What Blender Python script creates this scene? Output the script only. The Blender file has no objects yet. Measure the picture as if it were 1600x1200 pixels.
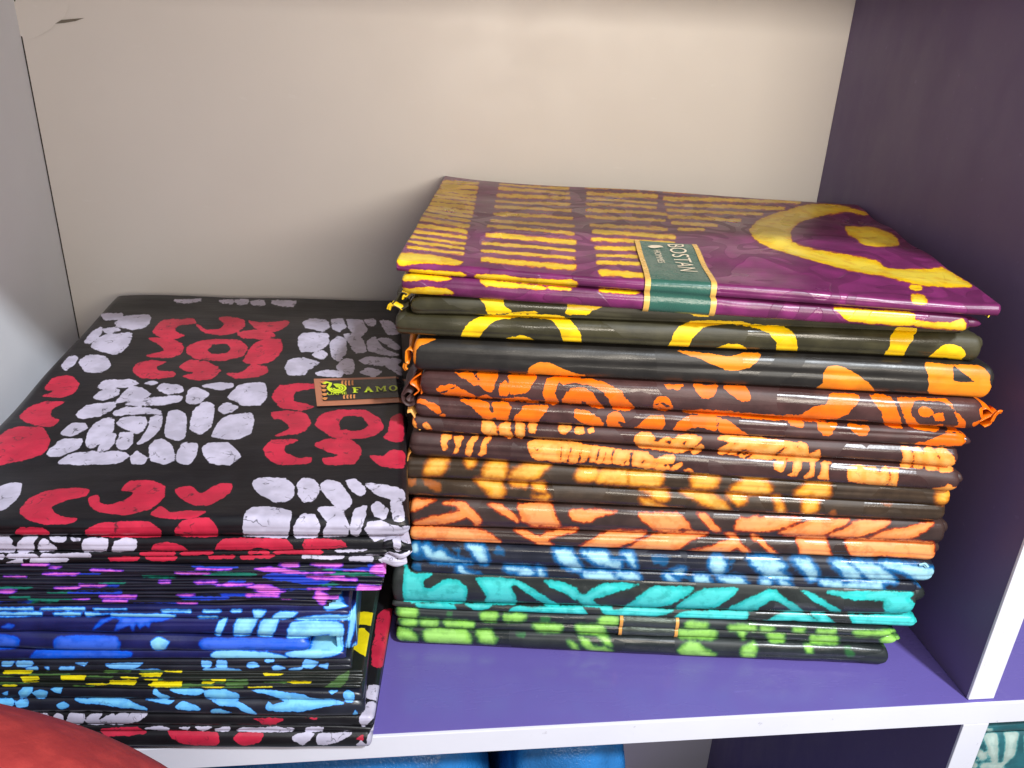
import bpy, math, random
import numpy as np
from mathutils import Matrix, Vector

random.seed(7)
RNG = np.random.RandomState(11)
SC = bpy.context.scene
COL = SC.collection

# ------------------------------------------------------------------ camera
YAW, PITCH, ROLL, FPX = 0.122454, 0.414860, -0.044742, 1239.6
CAM = np.array([0.0, -0.36088, 0.39374])
XR, YF, XL, YB = 0.3605, 0.0027, -0.3056, 0.3404     # right panel, its front, left panel, back wall

def cam_axes():
    cy, sy, cp, sp = math.cos(YAW), math.sin(YAW), math.cos(PITCH), math.sin(PITCH)
    f = np.array([sy*cp, cy*cp, -sp]); r = np.array([cy, -sy, 0.0]); d = np.cross(f, r)
    cr, sr = math.cos(ROLL), math.sin(ROLL)
    return np.array([cr*r + sr*d, -sr*r + cr*d, f])
CM = cam_axes()
cam = bpy.data.cameras.new('camera'); cam_o = bpy.data.objects.new('camera', cam); COL.objects.link(cam_o)
cam.sensor_width = 36.0; cam.lens = FPX/1600*36.0; cam.clip_start = 0.01; cam.clip_end = 50
m = Matrix.Identity(4)
for i in range(3):
    m[i][0], m[i][1], m[i][2], m[i][3] = CM[0][i], -CM[1][i], -CM[2][i], CAM[i]
cam_o.matrix_world = m
SC.camera = cam_o

# ------------------------------------------------------------------ light
w = bpy.data.worlds.new('World'); SC.world = w; w.use_nodes = True
w.node_tree.nodes['Background'].inputs[0].default_value = (0.86, 0.90, 1.0, 1)
w.node_tree.nodes['Background'].inputs[1].default_value = 0.37

def area(name, loc, target, sx, sy, power, color, spread=180):
    l = bpy.data.lights.new(name, 'AREA'); l.shape = 'RECTANGLE'; l.size = sx; l.size_y = sy
    l.energy = power; l.color = color; l.spread = math.radians(spread)
    o = bpy.data.objects.new(name, l); COL.objects.link(o)
    o.location = loc
    o.rotation_euler = (Vector(target) - Vector(loc)).to_track_quat('-Z', 'Y').to_euler()
    return o
# the shop's ceiling tube (cool) and an added warm lamp behind the camera, aimed for the wall's glow
area('ceiling_light', (0.85, -1.45, 1.95), (0.0, 0.1, 0.15), 0.16, 0.16, 72, (0.90, 0.95, 1.0))
area('warm_glow_light', (0.26, -0.66, 0.46), (0.25, 0.34, 0.42), 0.50, 0.09, 2.0, (1.0, 0.91, 0.78), 95)

SC.view_settings.view_transform = 'Standard'; SC.view_settings.look = 'None'
SC.view_settings.exposure = 0.0; SC.view_settings.gamma = 1.0
SC.view_settings.use_curve_mapping = False

# ------------------------------------------------------------------ pixel <-> space
def ray(p): return CM.T @ np.array([(p[0]-800)/FPX, (p[1]-600)/FPX, 1.0])
def on_z(p, z): r = ray(p); return CAM + r*(z-CAM[2])/r[2]
def on_y(p, y): r = ray(p); return CAM + r*(y-CAM[1])/r[1]
def on_x(p, x): r = ray(p); return CAM + r*(x-CAM[0])/r[0]
def on_plane(p, A, n): r = ray(p); return CAM + r*(n @ (A-CAM))/(n @ r)
def project(P):
    q = (P - CAM) @ CM.T
    return np.stack([800 + FPX*q[:, 0]/q[:, 2], 600 + FPX*q[:, 1]/q[:, 2]], 1)

# tracing frames: origin x, origin y, scale of an enlarged detail of the photograph
FR = dict(A=(600, 380, 5.3333), B=(600, 580, 5.3333), C=(600, 780, 5.0), D=(880, 400, 5.3333), E=(880, 600, 5.3333),
          F=(880, 800, 5.0), G=(1160, 420, 3.8095), H=(1160, 640, 4.4444), I=(1160, 820, 4.4444), J=(0, 820, 4.7059),
          K=(320, 820, 4.7059), L=(320, 1000, 4.7059), T=(0, 440, 2.4242), P=(600, 260, 3.158), S=(1080, 280, 3.0),
          Q=(0, 820, 2.4242), X=(0, 0, 1.0), N=(1400, 1040, 7.5))
def fr(f, pts):
    ox, oy, s = FR[f]; a = np.array(pts, float)
    return a/s + np.array([ox, oy])

# ------------------------------------------------------------------ helpers: objects
def tag(o, label=None, cat=None, group=None, kind=None):
    if label: o['label'] = label
    if cat: o['category'] = cat
    if group: o['group'] = group
    if kind: o['kind'] = kind
    return o
def empty(name, loc):
    o = bpy.data.objects.new(name, None); o.empty_display_size = 0.02; COL.objects.link(o); o.location = loc; return o
def mesh_obj(name, V, faces, mat, parent=None, smooth=True, attrs=None, origin=None):
    """V in world space; origin = world location of the thing the mesh belongs to."""
    V = np.asarray(V, float)
    org = np.array(origin if origin is not None else (0, 0, 0), float)
    me = bpy.data.meshes.new(name)
    if isinstance(faces, np.ndarray):
        n = len(faces); k = faces.shape[1]
        me.vertices.add(len(V)); me.vertices.foreach_set('co', (V-org).astype(np.float32).ravel())
        me.loops.add(n*k); me.loops.foreach_set('vertex_index', faces.astype(np.int32).ravel())
        me.polygons.add(n); me.polygons.foreach_set('loop_start', np.arange(0, n*k, k, dtype=np.int32))
        me.update(calc_edges=True)
    else:
        me.from_pydata((V-org).tolist(), [], [list(f) for f in faces]); me.update()
    me.polygons.foreach_set('use_smooth', [smooth]*len(me.polygons))
    for k_, a in (attrs or {}).items():
        at = me.attributes.new(k_, 'FLOAT', 'POINT'); at.data.foreach_set('value', np.asarray(a, np.float32))
    me.validate()
    if mat: me.materials.append(mat)
    o = bpy.data.objects.new(name, me); COL.objects.link(o)
    if parent is not None: o.parent = parent
    else: o.location = org
    return o
def box(name, lo, hi, mat, parent=None, bevel=0.0, origin=(0, 0, 0)):
    import bmesh
    bm = bmesh.new(); bmesh.ops.create_cube(bm, size=1.0)
    lo, hi = np.array(lo, float), np.array(hi, float)
    for v in bm.verts:
        v.co = Vector((lo + hi)/2 - np.array(origin)) + Vector([v.co[i]*(hi-lo)[i] for i in range(3)])
    if bevel: bmesh.ops.bevel(bm, geom=list(bm.edges), offset=bevel, segments=2, affect='EDGES', profile=0.5)
    me = bpy.data.meshes.new(name); bm.to_mesh(me); bm.free(); me.materials.append(mat)
    o = bpy.data.objects.new(name, me); COL.objects.link(o)
    if parent is not None: o.parent = parent
    else: o.location = origin
    return o
def grid_faces(nv, nu):
    i = np.arange(nv-1)[:, None]*nu + np.arange(nu-1)[None, :]
    i = i.ravel()
    return np.stack([i, i+1, i+nu+1, i+nu], 1)

# ------------------------------------------------------------------ helpers: print patterns as distance fields
def smooth_poly(p, sub=3):
    n = len(p)
    if n < 4 or sub < 2: return p
    out = []
    for i in range(n):
        a, b, c, d = p[i-1], p[i], p[(i+1) % n], p[(i+2) % n]
        for k in range(sub):
            t = k/sub
            m1, m2 = (c-a)*.28, (d-b)*.28; out.append((2*t**3-3*t*t+1)*b + (t**3-2*t*t+t)*m1 + (3*t*t-2*t**3)*c + (t**3-t*t)*m2)
    return np.array(out)
def poly_sdf(P, poly, cap=14.0):
    d = np.full(len(P), cap)
    lo, hi = poly.min(0)-cap, poly.max(0)+cap
    sel = np.where((P[:, 0] > lo[0]) & (P[:, 0] < hi[0]) & (P[:, 1] > lo[1]) & (P[:, 1] < hi[1]))[0]
    if not len(sel): return d
    q = P[sel]; best = np.full(len(q), 1e9); ins = np.zeros(len(q), bool)
    for i in range(len(poly)):
        a, b = poly[i-1], poly[i]; ab = b-a; L = ab @ ab + 1e-9
        t = np.clip(((q-a) @ ab)/L, 0, 1); e = q - a - t[:, None]*ab
        best = np.minimum(best, (e*e).sum(1))
        c = (a[1] > q[:, 1]) != (b[1] > q[:, 1])
        if c.any():
            dy = b[1]-a[1]
            if abs(dy) > 1e-9:
                ins ^= c & (q[:, 0] < (q[:, 1]-a[1])/dy*ab[0] + a[0])
    s = np.sqrt(best); s[ins] *= -1
    d[sel] = np.minimum(d[sel], s)
    return d
class Print:
    """shapes: channel -> list of polygons (photo px); cuts: channel -> polygons removed again"""
    def __init__(self): self.s = {}; self.c = {}
    def add(self, ch, f, polys, sub=3):
        self.s.setdefault(ch, []).extend(smooth_poly(fr(f, p), sub) for p in polys); return self
    def cut(self, ch, f, polys, sub=3):
        self.c.setdefault(ch, []).extend(smooth_poly(fr(f, p), sub) for p in polys); return self
    def bars(self, ch, f, rows):
        for x0, y0, x1, y1, h in rows:
            mx, my = (x0+x1)/2, (y0+y1)/2
            w1 = h*random.uniform(.32, .45); w2 = h*random.uniform(.34, .48)
            self.add(ch, f, [[(x0, y0), (x0+h*.5, y0-w1), (mx, my-w2), (x1-h*.5, y1-w1), (x1, y1), (x1-h*.5, y1+w1), (mx, my+w1), (x0+h*.5, y0+w2)]])
        return self
    def eval(self, P):
        out = {}
        for ch in self.s:
            d = np.full(len(P), 14.0)
            for p in self.s[ch]: d = np.minimum(d, poly_sdf(P, p))
            d = d - .6
            for p in self.c.get(ch, []): d = np.maximum(d, -poly_sdf(P, p))
            out[ch] = d
        return out

# ------------------------------------------------------------------ helpers: materials
def lin(c):
    return tuple(((x/255/12.92) if x/255 <= 0.04045 else ((x/255+0.055)/1.055)**2.4) for x in c) + (1,)
class NT:
    def __init__(self, name):
        self.m = bpy.data.materials.new(name); self.m.use_nodes = True
        self.t = self.m.node_tree; self.b = self.t.nodes['Principled BSDF']
    def n(self, typ, **kw):
        nd = self.t.nodes.new(typ)
        for k, v in kw.items(): setattr(nd, k, v)
        return nd
    def l(self, a, b): self.t.links.new(a, b)
    def math(self, op, a, b=None, c=None):
        nd = self.n('ShaderNodeMath', operation=op)
        for i, v in enumerate((a, b, c)):
            if v is None: continue
            if isinstance(v, (int, float)): nd.inputs[i].default_value = v
            else: self.l(v, nd.inputs[i])
        return nd.outputs[0]
    def coords(self, scale=(1, 1, 1)):
        tc = self.n('ShaderNodeTexCoord'); mp = self.n('ShaderNodeMapping'); mp.inputs['Scale'].default_value = scale
        self.l(tc.outputs['Object'], mp.inputs['Vector']); return mp.outputs[0]
    def noise(self, scale, detail=2, rough=.5, vec=None, dist=0):
        nd = self.n('ShaderNodeTexNoise'); nd.inputs['Scale'].default_value = scale; nd.inputs['Detail'].default_value = detail
        nd.inputs['Roughness'].default_value = rough; nd.inputs['Distortion'].default_value = dist
        self.l(vec if vec is not None else self.coords(), nd.inputs['Vector']); return nd.outputs['Fac']
    def rng(self, v, a, b, c=0, d=1, smooth=True):
        nd = self.n('ShaderNodeMapRange', interpolation_type='SMOOTHSTEP' if smooth else 'LINEAR')
        for i, x in enumerate((v, a, b, c, d)):
            if isinstance(x, (int, float)): nd.inputs[i].default_value = x
            else: self.l(x, nd.inputs[i])
        return nd.outputs[0]
    def mix(self, f, a, b):
        nd = self.n('ShaderNodeMix', data_type='RGBA')
        for i, v in ((0, f), (6, a), (7, b)):
            if isinstance(v, (int, float, tuple)): nd.inputs[i].default_value = v
            else: self.l(v, nd.inputs[i])
        return nd.outputs[2]

def cloth_mat(name, ground, layers, emboss=True, crackle=0.0, rough=(.22, .55), spec=.48, swirl=False):
    """layers: (attribute, inner rgb, rim rgb or None, softness px, edge noise px, rim px)"""
    M = NT(name)
    big = M.noise(60, 3, .6); fine = M.noise(420, 3, .65); n2 = M.noise(150, 2, .5)
    g = lin(ground); col = M.mix(M.rng(big, .35, .7), tuple(x*.78 for x in g[:3])+(1,), tuple(min(1, x*1.25) for x in g[:3])+(1,))
    inside = None
    for at, rgb, rim, soft, en, rpx in layers:
        a = M.n('ShaderNodeAttribute', attribute_name=at)
        d = M.math('ADD', a.outputs['Fac'], M.math('MULTIPLY', M.math('SUBTRACT', fine, .5), en*4.5))
        d = M.math('ADD', d, M.math('MULTIPLY', M.math('SUBTRACT', n2, .5), en*5))
        if rim is not None:
            col = M.mix(M.rng(d, rpx+soft, rpx*.3-soft*.3), col, lin(rim))
        c = lin(rgb)
        cc = M.mix(M.rng(big, .38, .66), tuple(x*.84 for x in c[:3])+(1,), tuple(min(.95, x*1.1) for x in c[:3])+(1,))
        if rim is not None:
            dd = M.math('ADD', d, M.math('MULTIPLY', M.math('SUBTRACT', big, .5), 14))
            cc = M.mix(M.math('MULTIPLY', M.rng(dd, -1.5, -8), .65), cc, tuple(min(.9, x*1.25+.07) for x in c[:3])+(1,))
            cc = M.mix(M.math('MULTIPLY', M.rng(M.noise(110, 3, .6), .5, .68), .55), cc, tuple(x*.5+y*.5 for x, y in zip(c[:3], lin(rim)[:3]))+(1,))
        f = M.rng(d, soft, -soft)
        if crackle:
            v = M.n('ShaderNodeTexVoronoi', feature='DISTANCE_TO_EDGE'); v.inputs['Scale'].default_value = 55
            mv = M.n('ShaderNodeMixRGB'); mv.blend_type = 'ADD'; mv.inputs[0].default_value = .02
            nz = M.n('ShaderNodeTexNoise'); nz.inputs['Scale'].default_value = 130
            tc = M.coords(); M.l(tc, nz.inputs['Vector']); M.l(tc, mv.inputs[1]); M.l(nz.outputs['Color'], mv.inputs[2]); M.l(mv.outputs[0], v.inputs['Vector'])
            vein = M.math('MULTIPLY', M.rng(v.outputs['Distance'], .035, .0), M.rng(n2, .5, .62))
            cc = M.mix(M.math('MULTIPLY', vein, crackle), cc, tuple(x*2 for x in g[:3])+(1,))
        col = M.mix(f, col, cc)
        inside = f if inside is None else M.math('MAXIMUM', inside, f)
    M.l(col, M.b.inputs['Base Color'])
    ro = M.rng(M.noise(35, 2), .3, .7, rough[0], rough[0]+.1)
    h = M.math('MULTIPLY', M.noise(700, 2, .6), .12)
    if emboss:
        v = M.n('ShaderNodeTexVoronoi'); v.inputs['Scale'].default_value = 34
        wv = M.n('ShaderNodeMixRGB'); wv.blend_type = 'ADD'; wv.inputs[0].default_value = .035
        nz = M.n('ShaderNodeTexNoise'); nz.inputs['Scale'].default_value = 26
        tc = M.coords((1, .6, .8)); M.l(tc, nz.inputs['Vector']); M.l(tc, wv.inputs[1]); M.l(nz.outputs['Color'], wv.inputs[2]); M.l(wv.outputs[0], v.inputs['Vector'])
        sp = M.n('ShaderNodeSeparateColor'); M.l(v.outputs['Color'], sp.inputs[0])
        mk = M.math('GREATER_THAN', sp.outputs[0], .62)
        if swirl:
            sn = M.math('SINE', M.math('MULTIPLY', M.noise(20, 1, .4, dist=.8), 30))
            mk = M.rng(sn, .25, .4)
            M.l(M.mix(M.math('MULTIPLY', M.math('MULTIPLY', mk, .42), M.math('SUBTRACT', 1.0, M.math('MULTIPLY', inside, .8))), col, tuple(x*.35 for x in g[:3])+(1,)), M.b.inputs['Base Color'])
        ro = M.rng(mk, 0, 1, ro, rough[1], smooth=False)
        h = M.math('ADD', h, M.math('MULTIPLY', mk, .7))
    # long soft ripples that run along the fold
    rip = M.noise(9, 3, .55, vec=M.coords((1.2, 6, 14)))
    h = M.math('ADD', h, M.math('MULTIPLY', rip, 1.4))
    bp = M.n('ShaderNodeBump'); bp.inputs['Strength'].default_value = .35; bp.inputs['Distance'].default_value = .0012
    M.l(h, bp.inputs['Height']); M.l(bp.outputs[0], M.b.inputs['Normal'])
    M.l(ro, M.b.inputs['Roughness']); M.b.inputs['Specular IOR Level'].default_value = spec
    return M.m
def plain_mat(name, rgb, rough=.4, spec=.5, var=.06, metal=0.0, bump=0.0, nscale=12, rvar=.08, coat=0):
    M = NT(name); c = lin(rgb)
    f = M.rng(M.noise(nscale, 4, .6), .3, .7)
    M.l(M.mix(f, tuple(x*(1-var) for x in c[:3])+(1,), tuple(min(1, x*(1+var)) for x in c[:3])+(1,)), M.b.inputs['Base Color'])
    M.l(M.rng(M.noise(nscale*2.3, 3), .3, .7, max(.02, rough-rvar), rough+rvar), M.b.inputs['Roughness'])
    M.b.inputs['Specular IOR Level'].default_value = spec; M.b.inputs['Metallic'].default_value = metal
    M.b.inputs['Coat Weight'].default_value = coat
    if bump:
        bp = M.n('ShaderNodeBump'); bp.inputs['Strength'].default_value = .4; bp.inputs['Distance'].default_value = bump
        M.l(M.noise(nscale*25, 3), bp.inputs['Height']); M.l(bp.outputs[0], M.b.inputs['Normal'])
    return M.m

# ------------------------------------------------------------------ the shelving
def laminate(name, rgb, rough, spec=.5, var=.05, smudge=.1, scr=.25):
    M = NT(name); c = lin(rgb)
    a = M.noise(5, 5, .6); s = M.noise(14, 4, .6, vec=M.coords((.7, 2.5, 1)))
    col = M.mix(M.rng(a, .3, .7), tuple(x*(1-var) for x in c[:3])+(1,), tuple(min(1, x*(1+var)) for x in c[:3])+(1,))
    sc = M.noise(160, 2, .6, vec=M.coords((.25, 1, 1)))
    col = M.mix(M.math('MULTIPLY', M.rng(sc, .70, .78), scr), col, tuple(min(1, x*1.6+.03) for x in c[:3])+(1,))
    M.l(col, M.b.inputs['Base Color'])
    M.l(M.rng(s, .3, .7, rough-smudge, rough+smudge), M.b.inputs['Roughness'])
    M.b.inputs['Specular IOR Level'].default_value = spec
    bp = M.n('ShaderNodeBump'); bp.inputs['Strength'].default_value = .08; bp.inputs['Distance'].default_value = .0006
    M.l(M.noise(220, 2), bp.inputs['Height']); M.l(bp.outputs[0], M.b.inputs['Normal'])
    return M.m
m_purple = laminate('purple laminate', (108, 95, 170), .25, .5)
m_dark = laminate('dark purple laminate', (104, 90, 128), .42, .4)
m_white = laminate('white laminate', (226, 220, 214), .48, .35, .02, .1, .08)
m_side = laminate('pale grey laminate', (230, 233, 240), .5, .35, .03, .1, .1)
m_edge = laminate('white edge band', (232, 230, 240), .36, .4, .04, .1, .0)
def scuffs(mat, rgb, scale, lo, hi, amount):
    nt = mat.node_tree; b = nt.nodes['Principled BSDF']; src = b.inputs['Base Color'].links[0].from_socket
    M = NT.__new__(NT); M.m, M.t, M.b = mat, nt, b
    f = M.math('MULTIPLY', M.rng(M.noise(scale, 5, .7), lo, hi), amount)
    M.l(M.mix(f, src, lin(rgb)), b.inputs['Base Color'])
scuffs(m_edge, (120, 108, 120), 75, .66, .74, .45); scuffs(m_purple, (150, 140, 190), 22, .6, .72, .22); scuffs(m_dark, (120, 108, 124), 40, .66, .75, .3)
m_gap = plain_mat('dark gap', (58, 50, 42), .8)

XE = 0.72                                   # how far the unit goes on to the right
TH = 0.018; ZU = 0.437
s = tag(box('shelf_board', (XL, 0.0012, -TH), (XE, YB, 0), m_purple), 'purple laminate shelf board with white front edge under both stacks', 'shelf', kind='structure')
box('edge_band', (XL, -.0012, -TH+.0002), (XE, 0.0012, -.0003), m_edge, s, .0004)
s = tag(box('upper_shelf_board', (XL, 0.0012, ZU), (XE, YB, ZU+TH), m_white), 'white shelf board above the fabric stacks', 'shelf', kind='structure')
box('edge_band', (XL, -.0012, ZU+.0002), (XE, 0.0012, ZU+TH-.0002), m_edge, s, .0004)
s = tag(box('lower_shelf_board', (XL, 0.0012, -.47-TH), (XE, YB, -.47), m_purple), 'purple laminate board of the compartments below', 'shelf', kind='structure')
box('edge_band', (XL, -.0012, -.47-TH+.0002), (XE, 0.0012, -.4703), m_edge, s, .0004)
# back panel stops short of the side panel: the dark crack in the corner
bw = tag(box('back_wall', (XL+.0010, YB, -.49), (XE, YB+.006, ZU+.02), m_white), 'cream white back panel of the shelf compartment', 'wall', kind='structure')
box('corner_gap', (XL-.004, YB+.002, -.49), (XL+.01, YB+.012, ZU+.02), m_gap, bw)
tag(box('side_wall', (XL-TH, 0.0, -.49), (XL, YB, ZU+TH), m_side), 'pale grey side panel beside the black fabric', 'wall', kind='structure')
for z0, z1, nm, yf in ((.0005, ZU, 'divider_panel', YF+.002), (-.4698, -TH-.0003, 'lower_divider_panel', .0012)):
    s = tag(box(nm, (XR, yf, z0), (XR+TH, YB-.0005, z1), m_dark), 'dark purple upright divider with white front edge', 'divider', kind='structure')
    box('edge_band', (XR-.0002, yf-.0022, z0), (XR+TH+.0002, yf, z1), m_edge, s, .0004)
# blistered corner of the back panel's paper facing
pc = [(20, 2), (110, 2), (100, 28), (88, 36), (80, 45), (62, 55), (45, 62), (30, 55)]
V = [on_y(p, YB-.0005) for p in pc]; cen = np.mean(V, 0) + np.array([0, -.0012, 0])
mesh_obj('peeling_facing', V+[cen], [(i, (i+1) % len(pc), len(pc)) for i in range(len(pc))], m_white, bw)
V = [on_y(p, YB-.0007) for p in [(86, 37), (96, 31), (132, 28), (118, 33), (100, 36)]]
mesh_obj('tear_line', V, [(0, 1, 2, 3, 4)], plain_mat('torn paper edge', (120, 112, 100), .8), bw)  # thin line where the paper facing is torn

# ------------------------------------------------------------------ fabric folds
def wob(u, seed, amp, k0=3, n=5):
    r = np.random.RandomState(seed); o = np.zeros_like(u)
    for i in range(n):
        k = k0*(1.8**i)*r.uniform(.8, 1.25); o += np.sin(u*k + r.uniform(0, 6.28))/(1.6**i)
    return o*amp*.55

class Stack:
    def __init__(self, A, B, blend, dl, dr):
        self.A = np.array(A); d = np.array(B)-self.A; self.n = np.array([-d[1], d[0], 0]); self.blend = blend
        self.dl, self.dr = np.array(dl), np.array(dr)
    def corners(self, tl, tr, bl, br):
        TL, BL = on_plane(tl, self.A, self.n), on_plane(bl, self.A, self.n)
        out = [TL]
        for p, q in ((tr, TL), (br, BL)):
            P = on_plane(p, self.A, self.n)
            z = q[2]*self.blend + P[2]*(1-self.blend)
            out.append(on_z(p, z) if self.blend else P)
        return TL, out[1], BL, out[2]

SEED = [100]
class Fold:
    """one folded-over tongue of cloth: rounded front edge, slab going back"""
    def __init__(self, st, tl, tr, bl, br, bulge=.95, dl=None, dr=None, rise=0.0, fwd=.45, shrink=.985, pinch=.45, end=.004, wav=.0007, zmin=None, wk=3, puck=.00012):
        self.TL, self.TR, self.BL, self.BR = st.corners(tl, tr, bl, br)
        self.dl = np.array(dl if dl is not None else st.dl); self.dr = np.array(dr if dr is not None else st.dr)
        self.bulge, self.rise, self.fwd, self.shrink, self.pinch, self.end, self.wav = bulge, rise, fwd, shrink, pinch, end, wav
        self.zmin = zmin
        SEED[0] += 1; self.seed = SEED[0]; self.wk = wk; self.puck = puck; self.prof = random.Random(self.seed).uniform(.55, .9)
        r_ = random.Random(self.seed); self.droop = (r_.uniform(-.0012, .0012), r_.uniform(-.0016, .0012)); self.pinch = min(1.0, self.pinch*r_.uniform(.75, 1.3)); self.end *= r_.uniform(.7, 1.7)
    def frame(self, u):
        u = u[:, None]
        T = self.TL*(1-u)+self.TR*u; B = self.BL*(1-u)+self.BR*u
        P = (T+B)/2; h = (T[:, 2]-B[:, 2])/2*self.shrink
        D = self.dl*(1-u)+self.dr*u
        return P, h, D
    def surf(self, u, th, dep, off=0.0, wav=True):
        """u: (N,), th: angle (rad, +90 = top) on the front roll, dep: 0..1 depth behind the roll (top/bottom)"""
        P, h, D = self.frame(u)
        L = np.linalg.norm((self.TR+self.BR-self.TL-self.BL)/2)
        e = np.minimum(u, 1-u)*L; k = np.clip(e/self.end, 0, 1)
        tap = self.pinch + (1-self.pinch)*np.sqrt(np.clip(1-(1-k)**2, 0, 1))
        dn = D/np.linalg.norm(D, axis=1)[:, None]
        r = np.minimum(h*self.bulge, .0085)
        hh = h*tap
        w1 = wob(u, self.seed, self.wav, self.wk) if wav else 0
        w2 = wob(u*1.0 + dep*2.0, self.seed+900, self.wav*.5, 2, 3) if wav else 0
        w2 = w2 + self.droop[0]*np.clip(1-u*L/.035, 0, 1)**2 + self.droop[1]*np.clip(1-(1-u)*L/.035, 0, 1)**2
        c = np.cos(th); cc = np.abs(c)**self.prof
        cr_ = np.zeros_like(u)
        if wav:
            r3 = np.random.RandomState(self.seed+31)
            for k_ in range(2):
                t0 = r3.uniform(-.7, .9) + wob(u, self.seed+50+k_, .25, 2, 3)
                cr_ += np.exp(-((th-t0)/.13)**2)*np.clip(wob(u, self.seed+60+k_, 1.6, 2.5, 3)+.25, 0, 1)
            cr_ *= np.minimum(h*.10, .0008)*(dep == 0)
            r2 = np.random.RandomState(self.seed+77)
            for k_ in range(4):
                w1 = w1 + .00010*np.sin(u*L*r2.uniform(90, 330) + th*r2.uniform(-3, 3) + r2.uniform(0, 6))*np.clip(wob(u, self.seed+k_*7, 1.0, 5, 3), 0, 1)
            for k_ in range(7):
                a_, b_ = r2.uniform(-60, 60), r2.uniform(-45, 45)
                w2 = w2 + self.puck/(1+.25*k_)*np.sin(u*L*a_ + dep*.3*b_*2 + r2.uniform(0, 6))*(th > .3)
        q = P + dn*((r - (r+off)*cc - self.fwd*r + w1 + (1-tap)*r*.6 + cr_))[:, None] + D*dep[:, None]
        q[:, 2] += (hh+off)*np.sin(th) + w2 + self.rise*dep*(th > 0)
        if self.zmin is not None: q[:, 2] = np.maximum(q[:, 2], self.zmin)
        return q
    def build(self, name, mat, prt, parent, org, nu=300, ntop=4, narc=23, chans=(), u0=0.0, u1=1.0):
        uu = np.linspace(u0, u1, nu)
        rows = []
        if ntop > 4:
            rows += [(math.pi/2, d) for d in np.linspace(1, 0, ntop)[:-1]]
        else:
            rows += [(math.pi/2, d) for d in (1, .5, .12)]
        rows += [(t, 0.0) for t in np.linspace(math.pi/2, -math.pi/2, narc)]
        rows += [(-math.pi/2, d) for d in (np.linspace(0, 1, ntop)[1:] if ntop > 4 else (.12, .5, 1))]
        nv = len(rows)
        th = np.repeat([r[0] for r in rows], nu); dep = np.repeat([r[1] for r in rows], nu); u = np.tile(uu, nv)
        V = self.surf(u, th, dep)
        base = self.surf(u, th, dep, wav=False)
        at = prt.eval(project(base)) if prt else {}
        for c in chans:
            if c not in at: at[c] = np.full(len(V), 14.0)
        F = grid_faces(nv, nu)
        # end caps: zip the profile's upper and lower half together
        caps = []
        k = nv//2
        for col in (0, nu-1):
            for i in range(k):
                a, b, c2, d2 = i*nu+col, (i+1)*nu+col, (nv-2-i)*nu+col, (nv-1-i)*nu+col
                if i+1 >= nv-2-i: break
                caps.append((a, b, c2, d2) if col == 0 else (d2, c2, b, a))
        F = np.concatenate([F, np.array(caps, int)]) if caps else F
        return mesh_obj(name, V, F[:, ::-1], mat, parent, True, at, org)

def tips(fold, mat, prt, parent, org, ext, chans=(), hfrac=.5, nu=16):
    """inner layer of the cloth peeping out at the ends of a fold"""
    L = np.linalg.norm(fold.TR-fold.TL)
    for side, e in zip((0, 1), ext):
        if not e: continue
        g = Fold.__new__(Fold); g.__dict__.update(fold.__dict__)
        g.shrink = fold.shrink*hfrac; SEED[0] += 1; g.seed = SEED[0]; g.pinch = .25; g.end = abs(e)*.7; g.wav = .0008
        du = (e+.012)/L
        P = {}
        for a, b in (('TL', 'TR'), ('BL', 'BR')):
            A, B = getattr(fold, a), getattr(fold, b)
            if side: P[a], P[b] = A+(B-A)*(1-.012/L), A+(B-A)*(1+e/L)
            else: P[a], P[b] = A-(B-A)*(e/L), A+(B-A)*(.012/L)
        g.__dict__.update(P); g.fwd = -.5
        zo = random.uniform(-.3, .3)*(fold.TL[2]-fold.BL[2])*.5
        for k in ('TL', 'TR', 'BL', 'BR'): setattr(g, k, getattr(g, k)+np.array([0, 0, zo]))
        g.dl = fold.dl*.025; g.dr = fold.dr*.025
        g.build('inner_layer', mat, prt, parent, org, nu=nu, narc=9, chans=chans)

def ribbon(name, pts, st, depth, mat, parent, org, back=0.0, th=.0006, chans=(), val=14.0):
    """cut edge of a loose layer seen end-on: a thin bent strip that runs back along the stack's end"""
    p = smooth_poly(np.vstack([pts, pts[::-1]]), 1)[:len(pts)]
    q = np.array([on_plane(x, st.A, st.n) for x in p])
    # resample
    d = np.r_[0, np.cumsum(np.linalg.norm(np.diff(q, axis=0), axis=1))]; t = np.linspace(0, d[-1], 26)
    q = np.stack([np.interp(t, d, q[:, i]) for i in range(3)], 1)
    for _ in range(2): q[1:-1] = (q[:-2]+2*q[1:-1]+q[2:])/4
    dn = st.dl/np.linalg.norm(st.dl); q = q + dn*back
    tg = np.gradient(q, axis=0); nr = np.cross(tg, dn); nr /= np.linalg.norm(nr, axis=1)[:, None]
    loops = []
    for s_ in (1, -1):
        for k in np.linspace(0, 1, 5):
            kk = k if s_ > 0 else 1-k
            loops.append(q + nr*th*.5*s_ + dn*depth*kk + nr*.0012*math.sin(kk*5))
    V = np.concatenate(loops); n = len(q); R = len(loops); F = []
    for a in range(R):
        b = (a+1) % R
        for i in range(n-1): F.append((a*n+i, a*n+i+1, b*n+i+1, b*n+i))
    return mesh_obj(name, V, np.array(F), mat, parent, True, {c: np.full(len(V), val) for c in chans}, org)

def bundle(label, org, group):
    e = empty('folded_fabric', org)
    return tag(e, label, 'fabric', group)

# ================================================================== RIGHT-HAND STACK
GR = 'wax print fabrics in the stack by the divider'
A0, B0 = on_z((618, 1005), 0), on_z((1390, 1041), 0)
RS = Stack(A0, B0, .5, (.034, .252, 0), (.016, .245, 0))
RORG = (A0+B0)/2 + np.array([.02, .13, 0])

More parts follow.
